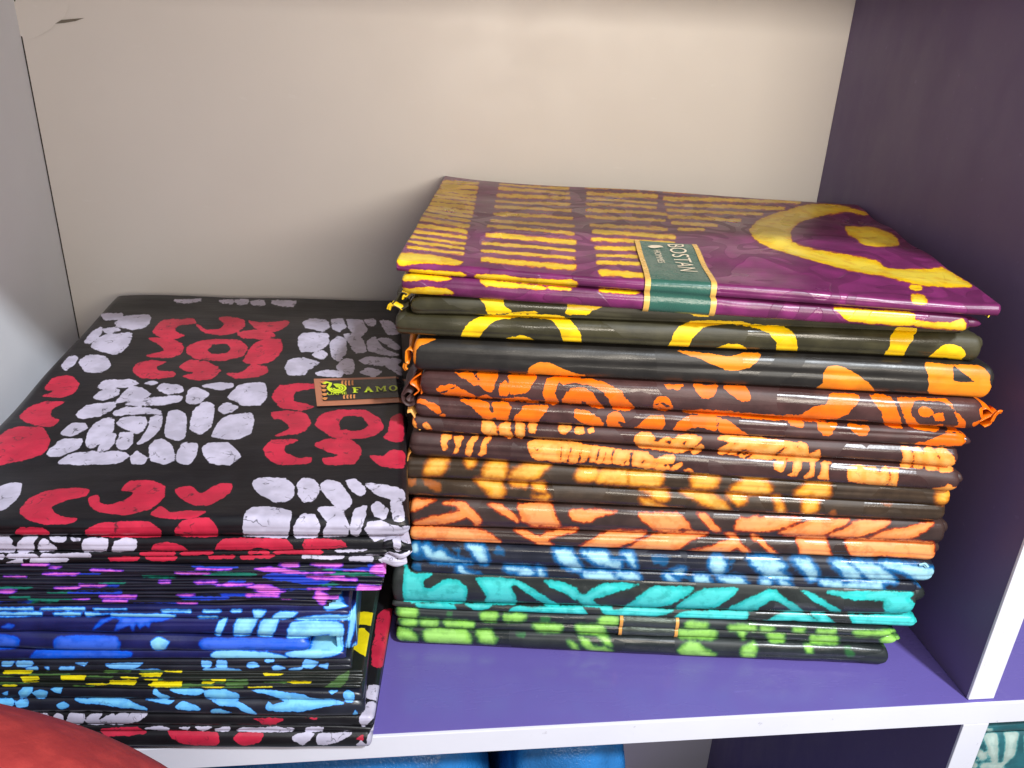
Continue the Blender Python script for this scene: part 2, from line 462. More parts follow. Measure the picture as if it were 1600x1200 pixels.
# ---- print shapes -------------------------------------------------
p1 = Print()
p1.bars('d1', 'P', [(190, 238, 425, 272, 16), (165, 262, 420, 300, 16), (150, 290, 410, 325, 14), (140, 318, 405, 352, 13), (120, 345, 400, 382, 14), (110, 372, 393, 408, 15), (115, 402, 390, 438, 10)])
p1.bars('d1', 'P', [(290-i*11, 80+i*17, 466-i*4, 86+i*20, 15) for i in range(9)])
p1.bars('d1', 'P', [(530, 268, 935, 298, 16), (515, 300, 935, 335, 14), (505, 340, 945, 375, 18), (490, 380, 940, 415, 16), (485, 422, 940, 460, 15), (482, 465, 945, 502, 18),
                    (575, 88, 908, 104, 11), (570, 112, 910, 130, 11), (562, 140, 912, 156, 11), (556, 170, 915, 186, 11), (552, 202, 920, 218, 12), (545, 234, 928, 254, 12)])
p1.bars('d1', 'P', [(1020, 290, 1395, 308, 15), (1030, 325, 1435, 345, 20), (1025, 362, 1430, 378, 13), (1040, 400, 1250, 405, 16), (1048, 438, 1260, 442, 15), (1050, 482, 1270, 482, 17), (1060, 522, 1285, 540, 22),
                    (1000, 100, 1340, 120, 11), (1005, 127, 1345, 147, 11), (1005, 155, 1345, 174, 11), (1000, 185, 1340, 203, 11), (1000, 215, 1390, 236, 12), (1000, 247, 1380, 266, 12)])
p1.bars('d1', 'S', [(-120, 60, 560, 92, 10), (-120, 88, 500, 112, 11), (-115, 115, 430, 135, 12), (-110, 145, 330, 160, 12), (-105, 175, 230, 190, 12), (-90, 205, 120, 218, 11), (-60, 232, 60, 235, 11)])
p1.add('d1', 'P', [[(70, 435), (200, 440), (330, 462), (390, 478), (340, 490), (200, 478), (90, 488), (62, 470)]])
p1.add('d1', 'S', [[(830, 165), (700, 130), (560, 125), (400, 155), (310, 195), (275, 240), (300, 275), (390, 320), (560, 380), (740, 430), (900, 460), (990, 480), (1100, 505), (1310, 508), (1270, 470), (1180, 412), (1100, 420), (920, 418), (870, 380), (700, 350), (560, 325), (470, 290), (465, 240), (500, 205), (600, 165), (720, 150)],
                   [(725, 228), (840, 232), (900, 245), (965, 275), (970, 305), (880, 315), (815, 308), (775, 270), (740, 255)],
                   [(1035, 540), (1090, 545), (1110, 575), (1085, 590), (1040, 580)], [(1025, 505), (1075, 505), (1075, 522), (1030, 520)]])
p1.add('d1', 'A', [[(230, 225), (480, 235), (640, 250), (665, 275), (240, 245)], [(780, 262), (1000, 270), (1200, 300), (1560, 310), (1590, 355), (800, 300)],
                   [(150, 262), (300, 262), (560, 295), (480, 315), (320, 300), (250, 315), (160, 315)], [(150, 372), (220, 385), (330, 370), (480, 378), (560, 395), (565, 425), (160, 415)],
                   [(800, 315), (1000, 330), (1300, 360), (1350, 380), (1300, 382), (1000, 370), (850, 360)], [(1370, 362), (1550, 375), (1550, 388), (1400, 380)]])
p1.add('d1', 'D', [[(300, 270), (470, 280), (640, 300), (560, 310), (320, 290)]])
p1.add('d1', 'G', [[(545, 230), (700, 240), (1000, 265), (1030, 290), (1020, 335), (900, 335), (640, 310), (590, 270)], [(1030, 305), (1100, 320), (1240, 325), (1310, 300), (1335, 330), (1320, 365), (1200, 360), (1030, 340)]])

p2 = Print()
p2.add('d1', 'A', [[(790, 445), (985, 455), (1000, 520), (1060, 575), (860, 582), (845, 500)], [(1060, 582), (1250, 565), (1300, 582)], [(1540, 490), (1660, 490), (1600, 590), (1520, 590)],
                   [(640, 785), (680, 700), (740, 640), (850, 598), (1100, 592), (1350, 597), (1500, 615), (1600, 690), (1625, 835), (1510, 830), (1475, 740), (1420, 650), (1340, 620), (1150, 610), (1000, 622), (900, 655), (840, 710), (780, 795)],
                   [(1010, 805), (1090, 775), (1140, 768), (1220, 790), (1265, 820)]])
p2.add('d1', 'D', [[(50, 380), (345, 392), (280, 440), (230, 460), (205, 487), (20, 483), (45, 430)], [(950, 440), (1215, 460), (1200, 505), (1100, 500), (990, 465)],
                   [(0, 515), (60, 535), (110, 590), (145, 670), (150, 735), (10, 720), (20, 640)],
                   [(865, 765), (905, 700), (920, 640), (960, 585), (1040, 550), (1200, 540), (1480, 553), (1580, 580), (1480, 572), (1330, 566), (1250, 575), (1160, 590), (1110, 640), (1070, 690), (1020, 772)], [(1250, 785), (1330, 745), (1450, 735), (1510, 760), (1545, 797)]])
p2.add('d1', 'G', [[(0, 335), (130, 338), (240, 345), (300, 385), (328, 450), (318, 500), (210, 498), (205, 440), (160, 385), (80, 350)], [(890, 390), (1020, 395), (990, 450), (940, 530), (840, 525), (880, 460)],
                   [(1085, 545), (1140, 500), (1200, 455), (1260, 450), (1310, 475), (1330, 510), (1290, 555), (1245, 555), (1215, 525), (1150, 545)], [(930, 350), (1040, 350), (1020, 392), (900, 388)], [(210, 280), (325, 283), (320, 292), (215, 292)]])

p3 = Print()
p3.add('d1', 'A', [[(235, 800), (430, 793), (300, 850), (268, 900), (255, 1000), (236, 900)], [(1200, 1080), (1210, 1040), (1260, 1000), (1330, 992), (1440, 1020), (1520, 1060), (1600, 1085), (1600, 1115), (1300, 1100)]])
p3.add('d1', 'D', [[(0, 960), (60, 970), (180, 995), (0, 995)], [(940, 788), (1060, 800), (1200, 815), (1300, 830), (1360, 842), (1430, 830), (1500, 815), (1600, 815), (1600, 880), (1550, 930), (1460, 965), (1360, 950), (1220, 890), (1100, 840)]])
p3.add('d1', 'G', [[(0, 505), (105, 508), (90, 550), (40, 590), (0, 600)], [(440, 718), (480, 680), (500, 590), (560, 582), (640, 610), (720, 660), (785, 735), (600, 725)],
                   [(1085, 560), (1245, 570), (1400, 575), (1465, 630), (1470, 690), (1495, 740), (1480, 778), (1300, 775), (1110, 745), (1105, 680), (1110, 640)]])
p3.cut('d1', 'G', [[(1250, 575), (1320, 625), (1390, 680), (1250, 668)]], 1)

p4 = Print()
p4.add('d1', 'B', [[(585, 0), (700, 0), (650, 50)], [(700, 10), (740, 15), (760, 60), (795, 100), (760, 110), (690, 70), (660, 45)], [(780, 5), (940, 15), (930, 70), (910, 160), (870, 170), (800, 120), (810, 70)],
                   [(1030, 30), (1100, 18), (1270, 30), (1240, 110), (1180, 170), (1060, 192), (1045, 140), (1050, 80)], [(960, 110), (1010, 65), (1035, 130), (1040, 195), (965, 195)], [(435, 150), (470, 120), (590, 112), (680, 160), (755, 215), (600, 210), (500, 195), (450, 170)],
                   [(780, 225), (850, 185), (930, 235)], [(975, 238), (1100, 215), (1180, 225), (1290, 260)], [(1330, 200), (1335, 120), (1370, 55), (1440, 40), (1445, 120), (1425, 180), (1450, 270), (1350, 262)],
                   [(1450, 45), (1640, 45), (1600, 85), (1480, 100)], [(1490, 220), (1540, 175), (1640, 160), (1640, 265), (1500, 250)],
                   [(275, 250), (300, 232), (400, 262), (460, 300), (470, 345), (440, 352), (380, 310)], [(465, 370), (500, 358), (545, 385)], [(640, 238), (780, 240), (870, 265), (880, 320), (920, 385), (880, 400), (790, 360), (730, 300)],
                   [(905, 262), (1030, 262), (1055, 310), (1045, 350), (1025, 415), (935, 405), (915, 340)], [(1180, 290), (1365, 290), (1340, 340), (1270, 430), (1090, 425), (1100, 370), (1150, 330)]])
p4.add('d1', 'E', [[(0, 130), (30, 70), (90, 30), (180, 25), (240, 70), (290, 130), (335, 195), (250, 190), (170, 140), (130, 110), (60, 160), (0, 155)],
                   [(0, -50), (130, -48), (330, -25), (420, 30), (480, 60), (520, 110), (605, 210), (420, 205), (390, 140), (330, 60), (240, 10), (100, -12), (0, -10)],
                   [(845, 0), (1000, 0), (960, 38), (880, 30)], [(1090, 0), (1280, 10), (1280, 50), (1240, 110), (1170, 115), (1120, 60)], [(1335, 10), (1520, 15), (1550, 70), (1550, 130), (1500, 145), (1420, 95)],
                   [(750, 170), (790, 105), (850, 98), (905, 160), (910, 200), (840, 218), (760, 200)], [(1000, 220), (1200, 215), (1400, 225), (1600, 255), (1600, 272), (1300, 255), (1020, 240)],
                   [(90, 215), (130, 210), (240, 240), (330, 320), (330, 360), (240, 355), (130, 310), (95, 260)], [(365, 310), (380, 255), (430, 230), (470, 245), (510, 320), (480, 300), (430, 290), (470, 340), (510, 375), (380, 365)],
                   [(590, 375), (660, 310), (740, 268), (830, 265), (850, 330), (800, 390), (700, 385)], [(905, 400), (1000, 285), (1090, 262), (1270, 270), (1400, 320), (1470, 370), (1560, 440), (1400, 425), (1290, 390), (1140, 358), (1050, 370), (1000, 405)]])
p4.cut('d1', 'E', [[(790, 130), (860, 165), (905, 195), (850, 180)], [(775, 160), (830, 205), (815, 208)], [(1280, 270), (1296, 270), (1296, 400), (1280, 395)]], 1)
p4.cut('d1', 'B', [[(480, 175), (590, 122), (600, 128), (500, 185)]], 1)
p4.add('d1', 'G', [[(0, 858), (200, 868), (340, 865), (420, 820), (500, 800), (520, 745), (600, 735), (690, 745), (680, 800), (620, 860), (560, 885), (440, 900), (200, 893), (0, 880)], [(755, 745), (880, 755), (920, 850), (945, 940), (850, 930), (825, 840)],
                   [(920, 760), (1050, 765), (1200, 770), (1270, 840), (1325, 920), (1310, 965), (1210, 965), (1290, 920), (1240, 820), (1180, 785), (1060, 775), (1010, 800), (1000, 850), (1040, 920), (1110, 935), (1190, 930), (1160, 960), (1020, 945), (970, 900), (950, 830)],
                   [(1045, 830), (1090, 822), (1130, 850), (1100, 880), (1060, 870)], [(1140, 865), (1190, 860), (1200, 900), (1150, 900)], [(1365, 920), (1420, 900), (1415, 835), (1450, 825), (1500, 870), (1480, 940), (1400, 962)]])
p4.add('d1', 'H', [[(320, 70), (430, 75), (415, 115), (330, 95)], [(520, 85), (660, 90), (620, 165), (560, 170)], [(730, 90), (870, 110), (875, 165), (840, 185), (780, 150)], [(1200, 238), (1330, 200), (1400, 165), (1530, 160), (1530, 245)]])

p5 = Print()
p5.add('d1', 'B', [[(830, 415), (910, 425), (940, 530), (830, 515)], [(970, 445), (1055, 430), (1050, 500), (1075, 555), (975, 530)], [(1100, 430), (1165, 440), (1160, 555), (1105, 545)], [(1215, 435), (1265, 445), (1265, 520), (1215, 515)],
                   [(1450, 450), (1560, 462), (1520, 520), (1470, 520)], [(190, 345), (220, 340), (270, 470), (220, 455)], [(320, 455), (355, 435), (400, 490), (360, 485)],
                   [(480, 540), (540, 530), (560, 545), (520, 600), (530, 650), (490, 660)], [(590, 555), (660, 550), (640, 600), (620, 680), (570, 690), (600, 630)], [(700, 600), (740, 545), (790, 540), (740, 610), (725, 700), (670, 690)],
                   [(820, 600), (850, 552), (890, 550), (845, 620), (850, 690), (790, 700)], [(1205, 600), (1300, 580), (1640, 600), (1640, 760), (1480, 755), (1330, 745), (1240, 720), (1205, 660)]])
p5.cut('d1', 'B', [[(1240, 640), (1290, 650), (1280, 670)], [(1470, 640), (1482, 640), (1480, 750), (1462, 750)], [(1530, 690), (1543, 690), (1545, 755), (1530, 755)]], 1)
p5.add('d1', 'E', [[(0, 355), (60, 355), (30, 400)], [(100, 370), (170, 360), (180, 410), (110, 420)], [(200, 375), (250, 365), (260, 400), (215, 405)],
                   [(600, 450), (630, 415), (720, 410), (760, 450), (740, 480), (790, 500), (860, 440), (930, 470), (960, 430), (1080, 430), (1150, 450), (1120, 500), (1000, 560), (840, 550), (650, 525), (610, 490)],
                   [(1070, 555), (1150, 508), (1165, 530), (1110, 565)], [(1290, 460), (1340, 430), (1640, 460), (1640, 605), (1450, 590), (1300, 570), (1310, 540), (1400, 490)],
                   [(0, 500), (150, 515), (400, 540), (560, 560), (700, 560), (720, 590), (780, 620), (860, 590), (930, 600), (920, 660), (980, 650), (990, 670), (940, 710), (800, 705), (640, 690), (480, 670), (300, 655), (0, 640)], [(1010, 715), (1050, 705), (1080, 725)]])
p5.cut('d1', 'E', [[(840, 480), (900, 470), (890, 500)], [(990, 490), (1030, 480), (1010, 515)], [(720, 575), (800, 575), (830, 590), (770, 625)], [(660, 620), (700, 640), (640, 685)], [(480, 670), (540, 630), (520, 670)], [(820, 665), (880, 668), (850, 695)], [(560, 560), (590, 560), (570, 690), (545, 690)],
                   [(880, 670), (930, 660), (900, 700)]] + [[(x+30, 535), (x+42, 535), (x+14, 655), (x-2, 655)] for x in (30, 120, 200, 270, 330, 390)] + [[(1380+x, 520+y), (1440+x, 480+y), (1446+x, 490+y), (1390+x, 528+y)] for x, y in ((0, 0), (60, 60), (-40, 60), (110, 40), (20, 80), (130, 90))], 1)
p5.add('d1', 'H', [[(-20, 200), (100, 190), (200, 210), (330, 230), (400, 225), (450, 250), (460, 310), (530, 280), (540, 320), (500, 360), (380, 350), (200, 335), (-20, 325)], [(1100, 255), (1150, 265), (1175, 320), (1165, 400), (1100, 395), (1120, 330)], [(1180, 265), (1225, 262), (1260, 330), (1250, 405), (1185, 400), (1195, 330)],
                   [(1255, 270), (1300, 262), (1360, 340), (1350, 410), (1270, 405)], [(1345, 280), (1400, 270), (1465, 340), (1450, 420), (1365, 415), (1370, 340)],
                   [(220, 400), (235, 350), (300, 350), (280, 420), (240, 420)], [(340, 440), (360, 355), (410, 360), (380, 455), (320, 450)], [(430, 460), (470, 420), (470, 360), (500, 360), (490, 460), (440, 470)], [(530, 470), (550, 430), (545, 365), (590, 360), (625, 370), (600, 380), (590, 480)],
                   [(740, 400), (800, 385), (850, 400), (845, 460), (830, 505), (740, 490)], [(850, 410), (920, 400), (950, 440), (990, 400), (1015, 440), (1000, 520), (850, 505)], [(1030, 405), (1080, 410), (1080, 460), (1065, 525), (1010, 518), (1035, 460)], [(1320, 550), (1400, 540), (1430, 515), (1470, 545), (1500, 540), (1440, 560)]])
p5.cut('d1', 'H', [[(220, 310), (290, 255), (305, 262), (230, 318)], [(140, 235), (220, 215), (215, 228), (150, 245)], [(290, 340), (350, 310), (355, 320), (300, 346)], [(0, 300), (65, 272), (65, 282), (0, 312)], [(370, 250), (400, 270), (390, 280)]], 1)

p6 = Print()
p6.add('d1', 'B', [[(340, 840), (390, 740), (530, 730), (500, 810), (460, 860)], [(680, 740), (760, 740), (740, 790), (700, 790)], [(830, 850), (880, 760), (1010, 760), (1010, 860), (990, 890), (850, 880)], [(1050, 880), (1150, 790), (1370, 775), (1320, 830), (1250, 900)],
                   [(770, 900), (880, 905), (970, 920), (1000, 1000), (960, 1060), (900, 1060), (860, 1000), (780, 920)], [(1060, 915), (1190, 930), (1170, 960), (1080, 950)], [(1230, 930), (1320, 930), (1340, 1000), (1260, 990)], [(1250, 1050), (1370, 1050), (1340, 1080)]])
p6.add('d1', 'E', [[(110, 760), (150, 700), (260, 700), (300, 740), (230, 800), (130, 800)], [(290, 770), (330, 720), (520, 720), (530, 830), (300, 815)], [(560, 730), (810, 740), (800, 850), (560, 835)], [(1080, 770), (1180, 760), (1290, 780), (1260, 850), (1150, 870), (1080, 860)], [(1400, 880), (1500, 800), (1640, 780), (1640, 905)],
                   [(650, 870), (850, 880), (880, 940), (850, 970), (780, 960), (720, 910)], [(640, 960), (700, 970), (860, 1040), (700, 1025)], [(990, 895), (1180, 905), (1300, 960), (1390, 1060), (1300, 1060), (1130, 970)], [(1370, 910), (1500, 920), (1520, 970), (1460, 1000), (1400, 950)]])
p6.add('d1', 'H', [[(0, 480), (130, 470), (190, 520), (180, 580), (0, 575)], [(370, 590), (430, 530), (500, 500), (600, 520), (590, 600)], [(1360, 580), (1440, 570), (1440, 610), (1400, 645), (1350, 630)], [(210, 605), (250, 610), (290, 700), (270, 735), (240, 720), (250, 660)], [(430, 625), (520, 620), (510, 700), (430, 735), (420, 690)]])
p6.add('d2', 'B', [[(330, 900), (450, 920), (470, 1000), (430, 1010), (360, 960)], [(160, 900), (250, 910), (240, 960), (170, 950)]]).add('d2', 'H', [[(610, 710), (650, 705), (640, 750), (615, 750)], [(960, 648), (1040, 650), (1030, 668)]])

p7 = Print()
p7.add('d1', 'C', [[(205, 10), (400, 10), (300, 60), (205, 90)], [(205, 195), (340, 150), (560, 100), (680, 120), (560, 165), (420, 195)], [(460, 30), (600, 20), (690, 80), (760, 170), (720, 205), (650, 130), (560, 60)], [(820, 45), (930, 50), (1030, 150), (1040, 180), (940, 120)], [(1050, 45), (1290, 30), (1340, 130), (1370, 215), (1170, 210), (1100, 180), (1060, 110)],
                   [(205, 225), (500, 225), (750, 245), (860, 300), (910, 345), (750, 340), (500, 320), (300, 310), (205, 315)], [(1020, 240), (1120, 250), (1250, 310), (1330, 375), (1240, 370), (1140, 310)], [(1230, 300), (1290, 250), (1500, 235), (1480, 255), (1300, 300), (1270, 330)]])
p7.add('d1', 'F', [[(50, 25), (80, -15), (420, -5), (330, 20), (250, 50), (180, 80), (100, 70)], [(590, 10), (880, 10), (960, 80), (1010, 150), (920, 120), (890, 150), (720, 145), (650, 80)], [(1050, 15), (1110, 20), (1170, 90), (1230, 150), (1180, 150), (1100, 80)], [(1340, 120), (1420, 60), (1520, 30), (1520, 140), (1360, 145)],
                   [(100, 285), (220, 220), (340, 155), (650, 155), (560, 215), (380, 280), (250, 290)], [(470, 300), (600, 230), (700, 175), (900, 160), (1130, 165), (1000, 215), (920, 270), (800, 310), (600, 310)],
                   [(950, 315), (1100, 280), (1280, 225), (1310, 200), (1270, 165), (1340, 175), (1400, 270), (1480, 335), (1440, 330), (1360, 270), (1250, 325), (1050, 325)], [(1470, 180), (1500, 190), (1500, 225)]])
p7.add('d1', 'H', [[(-20, 755), (400, 755), (330, 800), (180, 840), (-20, 840)], [(250, 860), (400, 800), (500, 765), (730, 765), (680, 810), (540, 870), (400, 875)], [(600, 875), (720, 830), (800, 770), (1020, 775), (960, 820), (830, 875), (720, 885)], [(880, 890), (1050, 830), (1250, 795), (1320, 790), (1250, 850), (1150, 895), (1000, 895)]])
p7.add('d1', 'I', [[(65, 70), (110, 85), (180, 150), (260, 215), (220, 215), (140, 140)], [(0, 140), (60, 205), (40, 212), (0, 190)], [(385, 85), (570, 90), (600, 170), (610, 235), (410, 230), (400, 160)], [(720, 100), (1000, 110), (1310, 120), (1330, 190), (1360, 240), (1280, 255), (1140, 230), (950, 210), (890, 240), (820, 245), (750, 200)]])

p8 = Print()
p8.add('d1', 'C', [[(220, 340), (260, 340), (260, 400), (230, 400)], [(300, 370), (340, 350), (380, 420), (450, 390), (480, 430), (560, 470), (680, 485), (500, 480), (380, 470), (330, 420)], [(660, 360), (760, 360), (790, 430), (800, 490), (740, 470), (690, 410)], [(1340, 395), (1450, 400), (1500, 470), (1500, 540), (1420, 520), (1360, 450)],
                   [(590, 520), (630, 560), (740, 600), (650, 590), (580, 560)], [(950, 535), (1120, 545), (1180, 580), (1060, 575)], [(1200, 540), (1240, 560), (1250, 600), (1210, 590)]])
p8.add('d1', 'F', [[(0, 300), (60, 310), (110, 390), (140, 440), (40, 430), (0, 390)], [(150, 305), (330, 310), (370, 370), (440, 390), (440, 440), (380, 430), (260, 390)], [(470, 320), (530, 315), (550, 390), (560, 430), (520, 380)], [(860, 450), (940, 450), (930, 485), (870, 475)], [(1160, 370), (1220, 350), (1270, 400), (1250, 480), (1190, 480), (1150, 430)], [(1450, 360), (1520, 360), (1520, 440)],
                   [(170, 470), (370, 475), (410, 550), (190, 545)], [(420, 480), (560, 485), (590, 530), (490, 530)], [(800, 495), (850, 510), (910, 575), (840, 570)], [(1030, 510), (1120, 510), (1160, 580), (1050, 580)], [(1220, 520), (1380, 520), (1440, 590), (1320, 590)]])
p8.add('d1', 'I', [[(60, 235), (200, 235), (290, 290), (250, 320), (330, 375), (180, 360), (110, 290)], [(350, 245), (450, 245), (510, 310), (520, 370), (470, 380), (430, 320)], [(620, 260), (720, 265), (800, 330), (820, 385), (720, 370), (680, 310)], [(760, 262), (900, 270), (1010, 340), (1060, 400), (900, 390), (840, 330)], [(960, 270), (1120, 275), (1340, 325), (1345, 380), (1250, 405), (1150, 340)],
                   [(-10, 380), (50, 440), (-10, 440)], [(140, 385), (185, 385), (190, 430), (140, 435)], [(250, 390), (290, 390), (340, 445), (290, 430)], [(540, 395), (660, 400), (700, 425), (790, 405), (960, 410), (960, 455), (680, 455), (580, 430)]])
p8.add('d2', 'C', [[(850, 420), (880, 370), (940, 390), (930, 440)], [(220, 500), (290, 500), (280, 550), (220, 540)], [(540, 380), (600, 370), (590, 430)], [(220, 410), (330, 440), (300, 470), (210, 470)]]).add('d2', 'F', [[(690, 330), (830, 340), (800, 410), (720, 400)], [(1290, 370), (1340, 380), (1310, 440)], [(930, 500), (1010, 510), (1000, 560)]])

p9 = Print()
p9.add('d1', 'C', [[(165, 490), (180, 540), (230, 580), (370, 590), (310, 630), (310, 690), (370, 700), (460, 640), (560, 635), (640, 690), (640, 790), (600, 805), (400, 800), (160, 790)], [(720, 615), (980, 625), (1020, 650), (990, 690), (1020, 760), (1030, 815), (800, 810), (800, 760), (750, 670)],
                   [(980, 625), (1040, 640), (1150, 700), (1270, 780), (1370, 830), (1280, 830), (1160, 760), (1040, 680)], [(1250, 640), (1350, 650), (1500, 700), (1500, 790), (1400, 730), (1290, 680)],
                   [(260, 810), (500, 815), (560, 855), (350, 850), (270, 840)], [(640, 815), (840, 820), (800, 855), (700, 860)], [(970, 880), (1000, 850), (1060, 835), (1180, 850), (1220, 870), (1200, 890), (1100, 885)], [(1180, 840), (1500, 835), (1500, 905), (1240, 890)]])
p9.add('d1', 'F', [[(0, 580), (60, 600), (160, 650), (300, 575), (420, 560), (590, 572), (480, 610), (330, 650), (230, 690), (290, 740), (180, 735), (70, 660), (0, 630)], [(490, 740), (560, 690), (640, 630), (740, 585), (1020, 590), (960, 650), (830, 720), (700, 745)], [(880, 750), (960, 690), (1060, 620), (1160, 600), (1370, 600), (1300, 670), (1200, 740), (1080, 755)], [(1300, 760), (1400, 700), (1520, 650), (1520, 765)],
                   [(0, 735), (130, 740), (190, 810), (0, 805)], [(290, 740), (370, 745), (400, 780), (500, 750), (850, 760), (820, 790), (660, 825), (360, 820)], [(860, 840), (960, 775), (1430, 775), (1390, 855), (900, 850)]])
p9.add('d1', 'I', [[(-20, 545), (80, 500), (160, 460), (220, 455), (270, 500), (340, 540), (420, 600), (360, 600), (270, 540), (210, 520), (120, 570), (-20, 600)], [(410, 462), (470, 475), (560, 530), (650, 580), (680, 605), (620, 600), (520, 545)], [(590, 465), (1160, 470), (1165, 520), (1200, 560), (1200, 610), (990, 605), (985, 530), (800, 525), (680, 500)],
                   [(60, 690), (160, 670), (250, 630), (310, 605), (400, 610), (480, 650), (560, 700), (520, 712), (420, 690), (350, 660), (270, 690), (150, 698)], [(480, 612), (560, 615), (620, 670), (680, 715), (560, 700)], [(740, 620), (820, 630), (960, 625), (1150, 615), (1220, 640), (1220, 700), (1180, 735), (880, 735), (790, 725)]])

pg = Print()
pg.add('d1', 'C', [[(120, 850), (250, 850), (250, 920), (120, 920)], [(770, 890), (880, 890), (870, 945), (770, 940)], [(950, 900), (1110, 900), (1080, 950), (950, 945)], [(150, 940), (250, 940), (250, 980), (150, 980)], [(290, 940), (410, 945), (410, 990), (295, 985)], [(480, 950), (690, 960), (690, 1000), (490, 990)], [(1170, 980), (1380, 985), (1370, 1035), (1210, 1025)],
                   [(110, 1010), (180, 1020), (260, 1080), (250, 1110), (150, 1090), (130, 1110), (100, 1080)], [(310, 1040), (400, 1010), (640, 1030), (670, 1130), (500, 1135), (330, 1110)], [(730, 1030), (830, 1030), (870, 1090), (850, 1130), (750, 1110)]])
pg.add('d1', 'F', [[(290, 830), (420, 835), (420, 885), (290, 880)], [(970, 865), (1120, 870), (1120, 915), (970, 910)], [(1310, 885), (1500, 885), (1500, 930), (1310, 925)], [(110, 890), (310, 900), (310, 950), (120, 940)], [(910, 930), (1180, 935), (1170, 990), (920, 980)], [(1370, 940), (1420, 950), (1400, 985)],
                   [(40, 1010), (80, 1020), (130, 1085), (90, 1080)], [(130, 975), (190, 1000), (230, 1050), (330, 1060), (390, 1100), (240, 1095), (170, 1050)], [(270, 960), (340, 970), (370, 1040), (330, 1020)], [(900, 1080), (980, 1010), (1050, 1015), (1100, 1070), (1190, 1110), (1150, 1140), (950, 1125)], [(1420, 1060), (1480, 1020), (1510, 1060), (1480, 1140), (1420, 1130)]])
pg.add('d1', 'I', [[(0, 700), (80, 705), (70, 735), (0, 735)], [(130, 710), (210, 715), (200, 745), (130, 745)], [(360, 715), (430, 715), (420, 750), (360, 745)], [(530, 720), (640, 725), (630, 760), (530, 755)], [(780, 735), (1050, 735), (980, 765), (800, 765)], [(0, 745), (20, 760), (10, 785), (0, 785)], [(180, 760), (290, 770), (280, 810), (200, 805)], [(490, 775), (660, 780), (650, 825), (490, 820)], [(970, 800), (1030, 760), (1090, 790), (1100, 850), (1000, 830)],
                   [(0, 850), (60, 840), (90, 880), (60, 930), (0, 930)], [(430, 835), (480, 840), (480, 880), (450, 875)]])
pg.add('d2', 'C', [[(490, 875), (530, 875), (530, 910), (490, 910)], [(1230, 920), (1300, 920), (1300, 960), (1230, 955)], [(1030, 1050), (1100, 1050), (1090, 1080), (1040, 1075)]]).add('d2', 'I', [[(710, 845), (750, 850), (780, 920), (730, 915)]])

# ---- cloths -------------------------------------------------------
mr1 = cloth_mat('purple and yellow wax print', (114, 38, 90), [('d1', (232, 190, 18), (190, 92, 20), .45, 1.0, 1.2)], rough=(.27, .4), swirl=True)
mr2 = cloth_mat('olive and yellow wax print', (56, 52, 34), [('d1', (245, 196, 12), None, .4, 1.0, 0)])
mr3 = cloth_mat('black and orange wax print', (38, 35, 32), [('d1', (232, 132, 22), None, .4, .9, 0)], rough=(.32, .5))
mr4 = cloth_mat('maroon and orange wax print', (72, 46, 44), [('d1', (244, 112, 10), None, .4, 1.4, 0)])
mr5 = cloth_mat('maroon and cream wax print', (66, 42, 40), [('d1', (240, 156, 66), (226, 104, 20), .5, 1.4, .9)], crackle=.4)
mr6 = cloth_mat('brown and amber wax print', (62, 47, 34), [('d2', (150, 80, 26), None, 3.0, 2.0, 0), ('d1', (240, 160, 48), (160, 82, 14), 4.2, 1.6, 3.6)])
mr7 = cloth_mat('brown and peach wax print', (62, 46, 42), [('d1', (250, 140, 70), (160, 52, 14), 1.3, 1.4, 2.4)])
mr8 = cloth_mat('navy and sky blue wax print', (36, 38, 50), [('d2', (22, 84, 128), None, 2.5, 1.8, 0), ('d1', (150, 202, 224), (16, 104, 164), 2.8, 1.8, 6.5)])
mr9 = cloth_mat('black and turquoise wax print', (44, 48, 46), [('d1', (46, 194, 190), (24, 110, 100), 1.1, 1.2, 1.1)])
mrg = cloth_mat('black and green wax print', (36, 42, 42), [('d2', (42, 100, 52), None, 2.5, 1.5, 0), ('d1', (142, 200, 84), (50, 100, 50), 3.6, 1.3, 2.4)])
CH = ('d1', 'd2')

def cloth(label, group, org, mat, prt, st, folds, nu=300, **kw):
    root = bundle(label, org, group); out = []
    for f in folds:
        opt = dict(f[4]) if len(f) > 4 else {}
        ext = opt.pop('tip', None)
        if ext is None and st is RS: ext = (random.choice((0, .0008, .0016)), random.uniform(.0008, .005))
        bk = {k: opt.pop(k) for k in ('ntop', 'narc') if k in opt}
        F_ = Fold(st, *f[:4], **opt)
        o = F_.build('fold', mat, prt, root, org, nu=nu, chans=CH, **bk)
        if ext: tips(F_, mat, prt, o, org, ext, CH)
        out.append((F_, o))
    return root, out

c_green_low, fg0 = cloth('black fabric with lime green blots, single thick fold resting on the purple shelf', GR, RORG, mrg, pg, RS,
    [((619, 979), (1385, 1009), (620, 1004), (1388, 1039), dict(zmin=.0006, tip=(0, .001)))])
c_green, fg = cloth('thin black fabric with lime green blots and a dark foil band', GR, RORG, mrg, pg, RS,
    [((615, 949), (1395, 983), (618, 967), (1388, 993)), ((619, 967), (1398, 992), (620, 979), (1403, 1010))])
c_teal, _ = cloth('black fabric with turquoise swirls above the lime green one', GR, RORG, mr9, p9, RS,
    [((613, 886), (1428, 924), (612, 939), (1429, 958), dict(tip=(0, .009))), ((613, 940), (1431, 958), (613, 949), (1430, 984))])
c_navy, _ = cloth('navy fabric with pale blue brush marks between turquoise and peach fabrics', GR, RORG, mr8, p8, RS,
    [((640, 845), (1457, 877), (640, 876), (1459, 911)), ((641, 877), (1436, 911), (644, 895), (1430, 924), dict(tip=(0, .004)))])
